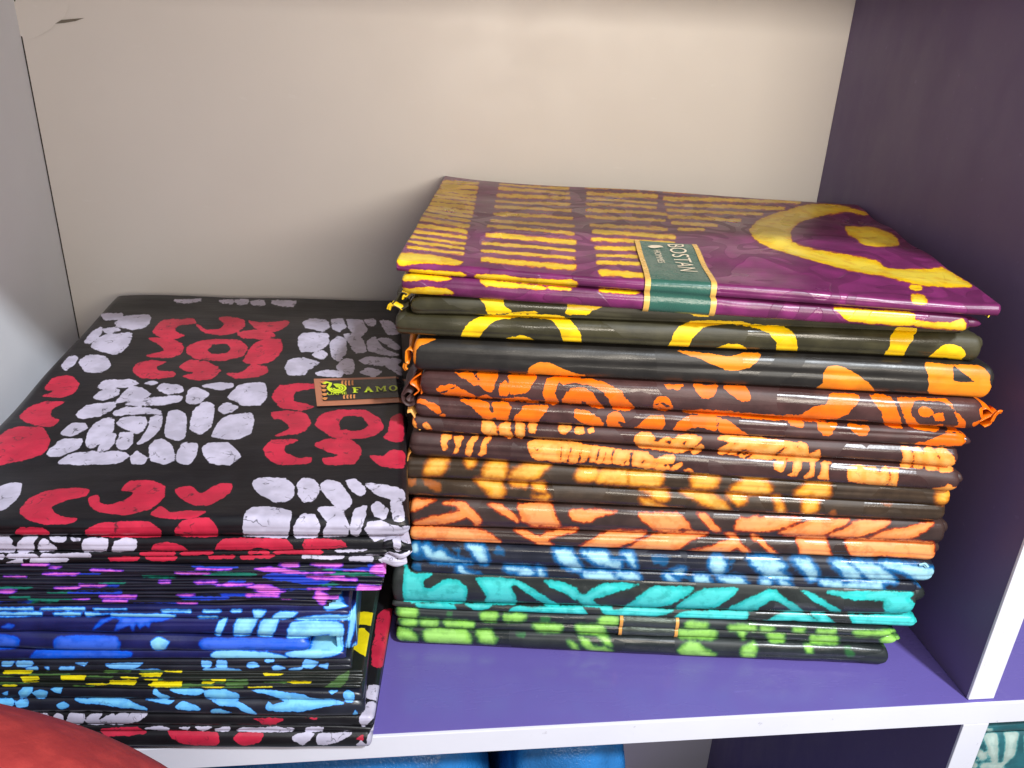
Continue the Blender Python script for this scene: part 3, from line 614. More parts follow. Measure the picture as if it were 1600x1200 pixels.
c_peach, _ = cloth('dark brown fabric with bright peach leaf stripes', GR, RORG, mr7, p7, RS,
    [((640, 778), (1473, 815), (641, 821), (1475, 846)), ((641, 822), (1460, 845), (641, 845), (1463, 878))])
c_amber, _ = cloth('brown fabric with blurred amber yellow patches', GR, RORG, mr6, p6, RS,
    [((635, 714), (1484, 762), (632, 744), (1484, 787)), ((629, 745), (1474, 786), (630, 775), (1476, 815), dict(tip=(0, .002)))])
c_cream, _ = cloth('maroon fabric with cream dashes and spotted patches', GR, RORG, mr5, p5, RS,
    [((641, 652), (1493, 694), (647, 674), (1496, 734), dict(tip=(0, .003))), ((640, 676), (1495, 734), (640, 713), (1499, 766))])
c_orange, fo = cloth('maroon fabric with vivid orange scrolls and a curled corner', GR, RORG, mr4, p4, RS,
    [((657, 578), (1532, 622), (657, 617), (1533, 675)), ((650, 619), (1505, 676), (650, 651), (1507, 696), dict(tip=(.001, .006)))])
c_black, _ = cloth('plain black fabric with a few orange shapes, one thick fold', GR, RORG, mr3, p3, RS,
    [((646, 528), (1540, 570), (646, 576), (1554, 625), dict(wav=.001))])
c_olive, _ = cloth('dark olive fabric with yellow arches under the purple one', GR, RORG, mr2, p2, RS,
    [((642, 461), (1503, 504), (642, 488), (1508, 519)), ((616, 489), (1526, 517), (620, 523), (1537, 568))])
c_purple, fp = cloth('purple fabric with yellow bars and a yellow arc, topmost on its stack, green paper label', GR, RORG, mr1, p1, RS,
    [((618, 409), (1558, 477), (622, 426), (1562, 498), dict(ntop=150, puck=.0004, pinch=2, end=.002, rise=.0055, tip=(0, 0), bulge=1.0, dr=(.045, .245, 0))), ((628, 427), (1514, 498), (628, 459), (1513, 516), dict(tip=(0, .008)))])

# curled cut edges at the ends of some layers
def rb(root, mat, f, pts, val=14.0, depth=.03, back=.0, th=.0007):
    ribbon('layer_edge', fr(f, pts), RS, depth, mat, root, RORG, back, th, CH, val)
rb(c_orange, mr4, 'B', [(265, 5), (215, 80), (145, 190), (150, 255), (205, 300), (265, 275)])
rb(c_orange, mr4, 'B', [(310, 20), (232, 72), (212, 105), (262, 130), (296, 165), (250, 200)], -6)
rb(c_orange, mr4, 'B', [(160, 200), (192, 170), (232, 182), (182, 230), (208, 258), (250, 240)])
rb(c_orange, mr4, 'B', [(315, 110), (310, 190)], -8)
rb(c_orange, mr4, 'G', [(1370, 920), (1420, 842), (1460, 830), (1498, 868), (1480, 928), (1440, 942)], -8)
rb(c_orange, mr4, 'G', [(1412, 912), (1468, 884), (1518, 848)], -8, .01)
rb(c_cream, mr5, 'B', [(195, 348), (225, 338), (262, 400), (275, 465), (300, 492)], -6)
rb(c_cream, mr5, 'B', [(185, 800), (205, 700), (268, 605), (290, 545)], -6)
rb(c_olive, mr2, 'A', [(150, 405), (200, 420), (182, 450), (160, 432), (152, 470)], -6)
rb(c_olive, mr2, 'A', [(200, 430), (140, 402), (95, 480), (62, 510), (150, 555), (205, 520)])
rb(c_olive, mr2, 'A', [(62, 512), (110, 530), (150, 556)], -8, .01)
rb(c_black, mr3, 'A', [(262, 1000), (244, 900), (216, 886), (180, 890), (178, 1004), (210, 1006)], -8)
rb(c_purple, mr1, 'G', [(1440, 192), (1475, 215), (1480, 260), (1462, 290)], -8, .008)

# ================================================================== LEFT-HAND STACK
GL = 'wax print fabrics in the stack by the side panel'
Y0 = -.0065
LS = Stack((-.26, Y0, 0), (0, Y0, 0), 0, (.0, .325, 0), (-.004, .325, 0))
LORG = np.array([-.145, .15, 0.0])

q1 = Print()   # d1 red, d2 white
q1.add('d2', 'T', [[(385, 125), (460, 118), (465, 135), (400, 145)], [(435, 155), (470, 130), (560, 122), (570, 140), (555, 170), (500, 182), (450, 170)], [(390, 180), (440, 172), (455, 185), (410, 197)], [(320, 235), (345, 195), (385, 172), (380, 205), (350, 230)], [(345, 245), (390, 205), (490, 195), (500, 215), (470, 260), (430, 275), (370, 262)],
    [(235, 325), (260, 290), (295, 285), (285, 315), (250, 340)], [(300, 310), (330, 282), (400, 285), (420, 320), (390, 345), (330, 345)], [(660, 70), (760, 68), (740, 78), (680, 80)], [(830, 70), (880, 68), (880, 85), (840, 80)], [(890, 70), (940, 68), (935, 85), (900, 85)], [(950, 75), (1000, 72), (1000, 90), (960, 90)], [(1030, 75), (1120, 75), (1110, 95), (1040, 90)],
    [(1145, 155), (1170, 140), (1235, 145), (1250, 175), (1220, 190), (1160, 175)], [(1255, 145), (1295, 140), (1310, 170), (1285, 190), (1260, 180)], [(1315, 145), (1370, 148), (1390, 180), (1365, 205), (1330, 190)], [(1380, 145), (1415, 140), (1425, 160), (1400, 170)], [(1130, 225), (1150, 200), (1240, 200), (1240, 240), (1200, 265), (1140, 265)],
    [(1250, 240), (1275, 212), (1310, 220), (1310, 270), (1285, 300), (1260, 290)], [(1305, 200), (1350, 195), (1380, 230), (1385, 265), (1350, 272), (1325, 235)], [(1180, 275), (1220, 262), (1240, 280), (1215, 295)], [(1080, 325), (1100, 295), (1150, 290), (1210, 310), (1170, 335), (1150, 358), (1090, 355)], [(1195, 350), (1240, 338), (1300, 345), (1290, 362), (1210, 362)],
    [(1275, 325), (1310, 290), (1340, 300), (1340, 345), (1310, 355)], [(1360, 300), (1400, 285), (1520, 295), (1500, 315), (1400, 315)], [(1390, 230), (1420, 205), (1450, 250), (1510, 275), (1480, 280), (1400, 262)], [(1430, 215), (1470, 210), (1515, 245), (1500, 258)], [(1365, 345), (1400, 328), (1445, 340), (1420, 362)], [(1460, 320), (1490, 305), (1525, 330), (1520, 355)], [(1440, 150), (1480, 150), (1515, 190), (1470, 195)],
    [(370, 400), (400, 378), (500, 375), (525, 388), (480, 402), (390, 410)], [(548, 388), (570, 380), (600, 385), (580, 395)], [(355, 440), (390, 415), (450, 408), (450, 430), (390, 452)], [(440, 455), (490, 405), (530, 402), (570, 430), (540, 450), (470, 458)], [(595, 410), (620, 390), (690, 400), (690, 420), (640, 430)], [(470, 468), (560, 445), (680, 435), (685, 455), (600, 472)],
    [(705, 455), (715, 415), (750, 405), (790, 430), (760, 460), (720, 468)], [(765, 400), (800, 388), (880, 390), (880, 405), (830, 415)], [(865, 440), (910, 395), (1000, 390), (1010, 440), (980, 470), (920, 470), (890, 455)], [(290, 505), (330, 470), (430, 460), (435, 480), (380, 510), (310, 518)], [(430, 495), (480, 480), (590, 485), (610, 500), (520, 505), (440, 508)],
    [(325, 610), (340, 560), (390, 520), (430, 525), (430, 560), (400, 600), (340, 630)], [(440, 540), (470, 515), (550, 515), (555, 545), (520, 575), (470, 555)], [(520, 615), (560, 560), (570, 515), (615, 510), (605, 560), (560, 605)], [(625, 560), (640, 495), (680, 490), (705, 510), (700, 590), (670, 605), (630, 590)], [(720, 560), (730, 500), (770, 460), (810, 470), (800, 550), (760, 580)],
    [(825, 480), (860, 462), (900, 475), (880, 495), (840, 502)], [(800, 590), (840, 520), (930, 498), (960, 510), (950, 580), (890, 605), (830, 600)], [(235, 575), (270, 540), (325, 540), (325, 560), (270, 585)], [(175, 650), (230, 600), (310, 595), (300, 625), (230, 655)], [(440, 615), (455, 575), (500, 575), (500, 610), (480, 635), (450, 630)], [(370, 640), (385, 600), (420, 575), (440, 580), (420, 625), (400, 640)],
    [(220, 680), (260, 650), (350, 640), (470, 645), (485, 665), (440, 688), (300, 688)], [(495, 665), (520, 645), (555, 670), (540, 695), (500, 690)], [(565, 640), (580, 605), (620, 600), (655, 630), (660, 680), (620, 695), (575, 680)], [(670, 660), (690, 620), (745, 618), (745, 660), (715, 698), (675, 690)], [(765, 640), (790, 620), (860, 618), (890, 640), (910, 670), (870, 698), (790, 690)],
    [(-30, 790), (30, 755), (80, 760), (70, 810), (30, 855), (-30, 870)], [(955, 765), (980, 745), (1080, 745), (1115, 785), (1100, 830), (1040, 838), (1000, 815), (970, 795)], [(1125, 770), (1145, 748), (1190, 750), (1210, 790), (1190, 830), (1150, 838), (1130, 810)], [(1215, 770), (1240, 752), (1290, 765), (1335, 830), (1310, 860), (1270, 850), (1225, 800)],
    [(1310, 755), (1350, 750), (1385, 790), (1365, 812), (1330, 790)], [(1385, 765), (1440, 765), (1525, 785), (1530, 830), (1480, 820), (1420, 800)], [(920, 955), (925, 890), (960, 858), (1050, 858), (1100, 875), (1095, 915), (1085, 962), (960, 960)], [(1110, 940), (1140, 885), (1190, 880), (1210, 920), (1200, 965), (1125, 965)],
    [(1200, 860), (1250, 850), (1300, 870), (1320, 920), (1315, 960), (1225, 962), (1240, 910)], [(1325, 930), (1345, 860), (1390, 845), (1380, 900), (1360, 960), (1330, 955)], [(1405, 850), (1430, 828), (1470, 860), (1460, 895), (1420, 885)], [(1480, 830), (1520, 830), (1530, 900), (1490, 905)], [(1390, 910), (1440, 905), (1520, 935), (1500, 965), (1400, 965)]])
q1.add('d1', 'T', [[(580, 190), (620, 145), (730, 142), (740, 158), (680, 165), (660, 190), (700, 205), (650, 215), (600, 205)], [(745, 165), (790, 185), (830, 180), (850, 160), (830, 140), (860, 133), (920, 145), (925, 170), (880, 195), (820, 200), (770, 190)], [(945, 150), (1010, 155), (1090, 148), (1085, 170), (1040, 190), (990, 190), (960, 170)],
    [(900, 195), (960, 185), (1030, 195), (1040, 212), (990, 220), (920, 215)], [(565, 215), (640, 215), (690, 235), (690, 265), (640, 285), (555, 280), (620, 260), (610, 240)], [(705, 265), (720, 235), (800, 218), (900, 220), (935, 250), (920, 280), (850, 295), (760, 293)], [(920, 300), (960, 240), (1010, 220), (1060, 225), (1070, 255), (1030, 300), (970, 312)],
    [(505, 340), (520, 310), (570, 298), (630, 302), (590, 320), (600, 340), (660, 345), (655, 362), (580, 370), (530, 362)], [(680, 320), (710, 298), (780, 300), (835, 335), (800, 370), (740, 373), (690, 360), (740, 345), (700, 335)], [(860, 350), (920, 345), (950, 315), (1010, 325), (1010, 350), (960, 368), (890, 368)],
    [(170, 410), (200, 370), (270, 362), (300, 390), (280, 425), (220, 437), (165, 432), (220, 410)], [(75, 510), (120, 470), (180, 452), (245, 455), (200, 480), (190, 510), (225, 525), (200, 548), (130, 545)], [(-40, 640), (20, 570), (80, 550), (160, 555), (190, 600), (160, 650), (60, 675), (-20, 690)],
    [(1030, 440), (1060, 400), (1130, 392), (1190, 395), (1190, 410), (1120, 420), (1110, 455), (1190, 475), (1150, 487), (1070, 480)], [(1030, 500), (1090, 490), (1160, 505), (1175, 540), (1140, 575), (1040, 590), (1100, 560), (1070, 525), (1035, 520)], [(1195, 545), (1220, 505), (1280, 488), (1380, 490), (1440, 520), (1450, 560), (1390, 590), (1270, 592)],
    [(1000, 640), (1030, 605), (1130, 602), (1080, 625), (1080, 650), (1120, 670), (1180, 668), (1170, 690), (1060, 695), (1010, 670)], [(1190, 620), (1240, 598), (1330, 600), (1370, 640), (1340, 690), (1240, 695), (1220, 670), (1290, 660), (1230, 640)], [(1400, 660), (1450, 665), (1490, 640), (1530, 650), (1530, 705), (1440, 698)], [(1450, 590), (1470, 570), (1480, 520), (1520, 500), (1530, 600), (1490, 610)],
    [(75, 870), (110, 820), (180, 790), (300, 780), (335, 790), (320, 812), (240, 830), (195, 855), (230, 890), (290, 895), (270, 912), (170, 918), (100, 895)], [(335, 820), (370, 810), (380, 840), (430, 840), (490, 815), (510, 795), (460, 790), (490, 760), (560, 755), (625, 775), (615, 820), (560, 860), (470, 880), (380, 870), (345, 850)], [(660, 785), (720, 775), (760, 805), (830, 765), (875, 770), (870, 800), (800, 845), (740, 848), (690, 825)],
    [(570, 880), (610, 850), (640, 875), (700, 870), (780, 875), (740, 895), (640, 900)], [(60, 945), (90, 930), (160, 935), (185, 955), (70, 957)], [(325, 955), (370, 915), (460, 905), (560, 910), (610, 958)], [(660, 955), (690, 910), (790, 900), (825, 958)]])
q1.cut('d1', 'T', [[(785, 255), (810, 235), (860, 235), (875, 250), (860, 268), (800, 272)], [(1285, 535), (1300, 510), (1370, 510), (1400, 545), (1360, 565), (1290, 560)]], 1)
q1.add('d2', 'J', [[(-420, 85), (60, 85), (80, 150), (105, 185), (-420, 190)], [(130, 130), (180, 85), (280, 80), (245, 130), (250, 180), (150, 190), (125, 165)], [(275, 150), (310, 100), (350, 110), (420, 175), (300, 182)], [(365, 85), (490, 80), (470, 115), (400, 120)], [(520, 85), (600, 85), (590, 108), (540, 110)], [(600, 150), (620, 100), (700, 82), (795, 90), (785, 180), (630, 183)], [(830, 180), (850, 110), (920, 85), (1005, 90), (1010, 130), (980, 180)],
    [(-100, 205), (25, 205), (25, 245), (-100, 245)], [(65, 205), (265, 205), (270, 235), (70, 240)], [(325, 200), (660, 195), (660, 228), (325, 232)], [(50, 272), (160, 250), (165, 275)], [(230, 265), (250, 240), (490, 240), (490, 270), (240, 275)]], 2)
q1.add('d1', 'J', [[(1120, 170), (1150, 122), (1290, 120), (1390, 175), (1250, 180)], [(1030, 195), (1280, 187), (1270, 215), (1060, 218)], [(1340, 190), (1555, 185), (1550, 212), (1340, 212)], [(800, 232), (1010, 230), (1010, 265), (815, 268)], [(1070, 235), (1290, 225), (1290, 262), (1100, 265)], [(1540, 235), (1620, 220), (1620, 255)]], 2)
q1.add('d1', 'K', [[(80, 165), (130, 100), (250, 88), (560, 92), (620, 120), (650, 175), (500, 170), (380, 152), (300, 175)], [(725, 170), (735, 100), (1000, 105), (1040, 160), (820, 172)], [(330, 185), (450, 185), (470, 208), (330, 208)], [(530, 185), (850, 183), (850, 210), (530, 212)], [(0, 185), (50, 185), (40, 208), (0, 210)], [(35, 250), (50, 222), (210, 218), (205, 252)], [(270, 250), (285, 222), (510, 220), (480, 250)]], 2)
q1.add('d2', 'K', [[(970, 180), (1190, 178), (1120, 190), (980, 192)], [(735, 225), (1010, 222), (1005, 252), (735, 250)], [(1065, 235), (1160, 235), (1130, 270), (1065, 268)], [(1160, 235), (1240, 235), (1230, 275), (1150, 270)], [(1180, 20), (1400, 10), (1430, 40), (1390, 75), (1200, 70)], [(1210, 85), (1350, 80), (1250, 110)], [(1380, 60), (1430, 60), (1440, 150), (1390, 150)], [(1450, 20), (1520, 20), (1515, 110), (1440, 80)],
    [(1310, 215), (1380, 185), (1500, 170), (1480, 215), (1350, 240)], [(1280, 255), (1410, 240), (1420, 300), (1330, 300)], [(1420, 240), (1530, 180), (1520, 260), (1430, 290)], [(1190, 215), (1270, 208), (1290, 225), (1220, 228)]])

def dashes(pr, ch, layers, x0, x1, n, lo, hi, seed):
    r = random.Random(seed)
    for tl, tr, bl, br in layers:
        for _ in range(n):
            a = r.uniform(x0, x1); b = a + r.uniform(lo, hi); q = []
            f = lambda x: (x-tl[0])/(tr[0]-tl[0])
            for x in (a, b):
                t = f(x); q.append((x, tl[1]+(tr[1]-tl[1])*t+r.uniform(.6, 1.6)))
            for x in (b-r.uniform(0, 8), a+r.uniform(0, 8)):
                t = f(x); q.append((x, bl[1]+(br[1]-bl[1])*t-r.uniform(.5, 1.3)))
            pr.add(ch, 'X', [q], 1)

# magenta / green / blue bundle: many thin loose layers
lay2 = []
for i in range(17):
    rx = 604 - abs(i-3)*1.2 if i < 11 else 540 - (i-11)*5
    yl, yr = 879 + i*4.13, 884 + i*3.45
    lay2.append(((-140, yl), (rx, yr), (-140, yl+4.13), (rx-2, yr+3.45)))
q2 = Print()
dashes(q2, 'd1', lay2, -130, 560, 2, 16, 60, 3); dashes(q2, 'd2', lay2, -130, 560, 1, 30, 90, 4); dashes(q2, 'd3', lay2, -130, 560, 1, 25, 90, 5)  # printed dashes scattered over each thin layer
q2.add('d1', 'K', [[(770, 290), (830, 268), (900, 268), (1010, 300), (900, 310)], [(540, 285), (620, 275), (690, 300), (600, 302)], [(370, 320), (480, 310), (620, 330), (730, 360), (580, 352)], [(310, 460), (400, 448), (500, 455), (560, 490), (450, 490)], [(820, 490), (910, 505), (880, 570), (830, 560)], [(1220, 330), (1260, 298), (1365, 300), (1365, 380), (1220, 360)], [(1140, 440), (1310, 455), (1340, 400), (1350, 470), (1260, 505), (1120, 485)]])
q2.add('d3', 'K', [[(420, 400), (500, 355), (700, 375), (940, 410), (830, 440), (600, 420)], [(1200, 300), (1250, 300), (1220, 350)]])
q2.add('d2', 'K', [[(860, 325), (960, 315), (1100, 385), (950, 365)], [(0, 360), (150, 340), (380, 360), (340, 390), (0, 380)]])

q3 = Print()   # d1 mid blue, d2 light blue
q3.add('d1', 'J', [[(690, 765), (760, 700), (880, 675), (1280, 680), (1180, 710), (1110, 715), (1090, 760), (1070, 735), (1030, 765), (1000, 730), (980, 775), (950, 740), (850, 770), (890, 700), (830, 680)], [(20, 745), (60, 730), (100, 735), (90, 750)], [(430, 830), (500, 815), (850, 820), (850, 900), (440, 900)], [(430, 830), (860, 825), (850, 940), (440, 930)]])
q3.add('d1', 'Q', [[(-200, 420), (65, 425), (50, 470), (-200, 465)], [(125, 490), (160, 475), (480, 480), (475, 505), (130, 510)]])
q3.add('d1', 'K', [[(0, 830), (300, 830), (770, 850), (760, 894), (0, 894)]]).add('d1', 'L', [[(0, 0), (760, 0), (740, 60), (300, 75), (0, 65)]])
q3.add('d2', 'J', [[(-360, 615), (240, 615), (240, 628), (-360, 628)], [(300, 618), (620, 612), (620, 625), (300, 628)], [(690, 615), (930, 617), (700, 628)], [(-360, 650), (310, 652), (310, 665), (-360, 662)], [(390, 655), (590, 652), (590, 668), (400, 664)], [(630, 655), (790, 655), (640, 668)], [(810, 655), (1290, 660), (1290, 675), (820, 670)], [(1190, 625), (1400, 625), (1400, 635), (1200, 633)], [(1460, 675), (1590, 672), (1590, 685), (1470, 685)]], 1)
q3.add('d2', 'K', [[(0, 625), (110, 627), (110, 637), (0, 637)], [(205, 625), (270, 628), (265, 640), (205, 638)], [(0, 672), (90, 675), (90, 685), (0, 685)], [(360, 630), (450, 632), (390, 690), (370, 670)], [(80, 790), (110, 720), (165, 685), (130, 770), (110, 800)], [(215, 800), (240, 695), (375, 690), (335, 800)], [(390, 805), (430, 700), (540, 695), (490, 810)], [(500, 680), (560, 640), (680, 645), (600, 690)],
    [(610, 820), (640, 730), (780, 710), (980, 720), (1015, 770), (1000, 890), (900, 894), (920, 800), (780, 820)], [(680, 690), (860, 665), (1060, 670), (1070, 640), (1090, 640), (1080, 690), (700, 700)], [(880, 600), (950, 565), (1050, 600), (900, 625)], [(1040, 894), (1060, 780), (1085, 640), (1130, 560), (1120, 640), (1090, 780), (1060, 894)]], 2)
q3.add('d2', 'L', [[(50, 110), (120, 85), (300, 85), (500, 105), (600, 130), (300, 135), (80, 130)], [(600, 100), (760, 70), (900, 10), (1000, 0), (1020, 60), (960, 110), (800, 130), (650, 118)], [(1040, 130), (1110, 20), (1100, 80), (1080, 150)]]).add('d2', 'Q', [[(575, 440), (600, 425), (640, 440), (620, 470), (590, 470)]])

q4 = Print()
q4.add('d2', 'L', [[(-20, 160), (40, 165), (45, 195), (-20, 195)], [(90, 160), (150, 158), (160, 195), (95, 200)], [(315, 180), (360, 168), (400, 190), (330, 200)], [(445, 150), (510, 148), (500, 165), (450, 162)], [(495, 200), (530, 185), (590, 205), (520, 218)], [(720, 195), (740, 150), (830, 165), (780, 205)], [(845, 190), (910, 170), (900, 205)], [(620, 215), (720, 200), (710, 212)], [(0, 205), (260, 215), (250, 225), (0, 222)]], 2)
q4.add('d2', 'Q', [[(10, 522), (50, 520), (40, 535), (10, 535)], [(65, 520), (120, 518), (120, 535), (65, 538)], [(105, 545), (140, 540), (140, 552), (105, 552)], [(170, 540), (185, 540), (185, 550)], [(230, 540), (280, 540), (270, 552), (230, 552)], [(285, 525), (330, 522), (320, 535)], [(400, 530), (540, 525), (500, 545), (430, 545)], [(500, 550), (600, 548), (600, 555), (500, 556)]], 2)
q4.add('d1', 'L', [[(160, 235), (240, 225), (240, 240), (170, 242)], [(360, 232), (460, 230), (450, 245), (370, 245)]])

lay5 = [((-140, 1048.5+i*3.29), (570-abs(i-2)*2, 1047.5+i*4.0), (-140, 1051.8+i*3.29), (569, 1051.5+i*4.0)) for i in range(7)]
q5 = Print()   # d1 yellow, d2 green
dashes(q5, 'd1', lay5, -130, 470, 3, 15, 45, 8); dashes(q5, 'd2', lay5, -130, 500, 3, 25, 70, 9)
q5.add('d1', 'Q', [[(80, 580), (140, 572), (150, 590), (90, 595)], [(230, 572), (325, 572), (320, 588), (235, 590)], [(415, 590), (520, 588), (510, 600), (420, 600)], [(580, 595), (690, 592), (690, 605), (590, 607)], [(940, 612), (1030, 612), (1030, 622), (950, 624)]], 1)
q5.add('d2', 'L', [[(880, 355), (960, 290), (1060, 220), (1050, 290), (990, 360)], [(150, 310), (300, 290), (320, 320), (180, 325)]])
q5.add('d1', 'K', [[(1095, 660), (1180, 640), (1240, 650), (1265, 700), (1260, 740), (1095, 720)], [(1085, 830), (1100, 770), (1170, 765), (1220, 810), (1240, 894), (1240, 990), (1180, 960), (1085, 900)]])

q6 = Print()
q6.add('d2', 'Q', [[(5, 640), (30, 630), (25, 650)], [(70, 640), (90, 618), (120, 620), (105, 650), (80, 655)], [(125, 640), (145, 628), (175, 635), (170, 655), (140, 655)], [(190, 625), (235, 615), (225, 640)], [(580, 640), (590, 615), (600, 640), (640, 655), (620, 660)], [(645, 625), (700, 615), (770, 630), (750, 645), (680, 640)], [(780, 640), (850, 628), (905, 650), (890, 662), (790, 650)],
    [(-120, 660), (45, 660), (40, 690), (-120, 690)], [(60, 670), (105, 660), (105, 690), (65, 692)], [(215, 685), (240, 672), (260, 690), (230, 700)], [(285, 662), (460, 660), (510, 680), (555, 700), (440, 692), (360, 680), (320, 678)], [(555, 662), (660, 665), (640, 680)], [(665, 690), (690, 668), (730, 680), (760, 700), (680, 700)]])
q6.add('d2', 'L', [[(0, 380), (80, 370), (240, 400), (240, 435), (100, 435), (10, 420)], [(60, 445), (240, 450), (330, 500), (385, 545), (280, 515), (230, 480), (120, 475)], [(340, 370), (560, 380), (720, 400), (790, 430), (960, 440), (1020, 465), (880, 480), (700, 520), (460, 510), (470, 450), (500, 470), (600, 450), (500, 410)], [(1020, 400), (1050, 370), (1095, 390), (1090, 450), (1040, 450)], [(50, 515), (100, 510), (200, 530), (60, 530)], [(905, 370), (970, 372), (940, 398)], [(1090, 540), (1110, 510), (1125, 540), (1110, 555)], [(1190, 390), (1205, 260), (1220, 280), (1205, 400)]])
q7 = Print()
q7.add('d2', 'Q', [[(100, 715), (180, 712), (185, 745), (110, 735)], [(190, 750), (215, 715), (240, 725), (235, 752)], [(255, 750), (265, 715), (320, 715), (315, 752)], [(330, 750), (340, 718), (385, 715), (375, 740), (430, 715), (435, 752)], [(445, 752), (450, 715), (560, 712), (520, 745)], [(550, 770), (600, 762), (640, 770), (630, 778)], [(680, 768), (720, 765), (710, 778)], [(740, 765), (800, 768), (770, 782)]])
q7.add('d2', 'L', [[(80, 660), (180, 640), (180, 668), (90, 670)], [(250, 670), (280, 648), (650, 650), (600, 675)], [(745, 652), (870, 650), (850, 668), (760, 668)], [(640, 710), (700, 685), (800, 685), (760, 740), (720, 765), (660, 735)], [(825, 720), (850, 685), (1080, 675), (1040, 710), (940, 760), (830, 765)], [(1190, 430), (1205, 345), (1260, 335), (1335, 370), (1315, 480), (1260, 450)], [(1140, 580), (1200, 460), (1250, 460), (1265, 530), (1190, 630), (1155, 635)], [(1190, 720), (1250, 630), (1280, 560), (1240, 750), (1200, 770)], [(1120, 770), (1150, 740), (1200, 775)]])
q7.add('d1', 'Q', [[(385, 770), (520, 765), (550, 790), (480, 800), (400, 800)], [(635, 780), (700, 785), (820, 790), (820, 830), (700, 832), (650, 810)], [(885, 810), (910, 788), (995, 790), (980, 820), (920, 832)]])
q7.add('d1', 'L', [[(350, 580), (580, 580), (530, 610), (490, 630), (430, 625), (390, 590)], [(735, 580), (830, 578), (820, 590)], [(1230, 150), (1240, 0), (1400, -30), (1390, 100), (1350, 150), (1290, 210), (1230, 200)], [(1110, 720), (1170, 690), (1165, 735)]])
q7.add('d1', 'K', [[(1250, 894), (1270, 680), (1330, 620), (1430, 640), (1430, 894)]])

RED, WHT = (190, 40, 66), (192, 186, 206)
ml1 = cloth_mat('black red and white wax print', (25, 24, 28), [('d1', RED, None, .45, 1.0, 0), ('d2', WHT, None, .45, 1.0, 0)], emboss=False, crackle=.8, rough=(.3, .4), spec=.32)
ml2 = cloth_mat('midnight magenta wax print', (30, 30, 44), [('d2', (24, 112, 96), None, .9, .8, 0), ('d3', (36, 66, 190), None, .8, .8, 0), ('d1', (212, 104, 206), (110, 50, 190), .8, .8, 1.6)], emboss=False, rough=(.3, .38))
ml3 = cloth_mat('royal blue wax print', (28, 32, 84), [('d1', (12, 88, 214), (18, 44, 150), .9, 1.0, 2.0), ('d2', (132, 204, 244), (24, 118, 226), .7, .8, 1.8)], emboss=False, rough=(.3, .38))
ml4 = cloth_mat('black blue dash wax print', (30, 32, 42), [('d1', (36, 60, 150), None, .8, .8, 0), ('d2', (112, 180, 232), (40, 110, 200), .5, .8, .8)], emboss=False, rough=(.3, .38))
ml5 = cloth_mat('black yellow green wax print', (28, 32, 28), [('d2', (70, 104, 52), None, .8, .9, 0), ('d1', (224, 206, 22), None, .5, .7, 0)], emboss=False, rough=(.3, .38))
ml6 = cloth_mat('ink blue wax print', (30, 32, 44), [('d2', (104, 184, 238), (40, 120, 210), .45, .9, .6)], emboss=False, rough=(.3, .38), crackle=.4)
CH = ('d1', 'd2', 'd3')

c7, f7 = cloth('black, red and white blotched fabric at the bottom, resting on the shelf', GL, LORG, ml1, q7, LS,
    [((-140, 1111), (583, 1121), (-140, 1131), (584, 1136), dict(dr=(.024, .31, 0), fwd=.2, ntop=130)), ((-140, 1131), (583, 1136), (-140, 1142), (583, 1143), dict(dr=(.024, .31, 0), fwd=.2)),
     ((-140, 1142), (580, 1143), (-140, 1169), (581, 1166), dict(zmin=.0006, dr=(.02, .31, 0)))], nu=260)
c6, _ = cloth('ink black fabric with light blue torn shapes, two glossy rolls', GL, LORG, ml6, q6, LS,
    [((-140, 1072), (566, 1079), (-140, 1090), (570, 1093), dict(pinch=.6, end=.008, dr=(.01, .325, 0), ntop=100)), ((-140, 1090), (569, 1093), (-140, 1111), (572, 1119), dict(pinch=.6, end=.008))], nu=260)
c5, _ = cloth('black fabric with yellow and green dashes in thin layers', GL, LORG, ml5, q5, LS, [l + (dict(wav=.0012, bulge=1.3, fwd=.2+.5*random.random(), dr=(.02, .325, 0), ntop=4 if i else 130),) for i, l in enumerate(lay5)], nu=260)
c4, _ = cloth('thin black fabric with light blue dabs under the royal blue one', GL, LORG, ml4, q4, LS,
    [((-140, 1032), (549, 1030), (-140, 1040), (551, 1039)), ((-140, 1040), (551, 1039), (-140, 1048.5), (549, 1047))], nu=260)
c3, f3 = cloth('royal blue fabric with pale blue patches and a tucked end', GL, LORG, ml3, q3, LS,
    [((-140, 949), (545, 944), (-140, 955), (547, 953)), ((-140, 955), (548, 953), (-140, 962), (548, 966)),
     ((-140, 962), (544, 967), (-140, 982), (545, 996), dict(wav=.0012)), ((-140, 983), (484, 996), (-140, 1013), (483, 1016), dict(wav=.0014)), ((-140, 1014), (540, 1016), (-140, 1031), (541, 1028))], nu=260)
g = Fold(LS, (524, 966), (556, 958), (526, 1024), (556, 1024), fwd=-.2, bulge=.9, pinch=.75, end=.004, wav=.0015, dr=(-.004, .31, 0))
g.build('end_wrap', ml3, q3, c3, LORG, nu=60, narc=31, chans=CH)
c2, _ = cloth('midnight fabric with magenta and green dashes in many loose layers', GL, LORG, ml2, q2, LS,
    [l + (dict(wav=.0016, bulge=1.3, fwd=.1+.7*random.random(), pinch=.6, dr=(-.008, .325, 0)),) for l in lay2], nu=220)
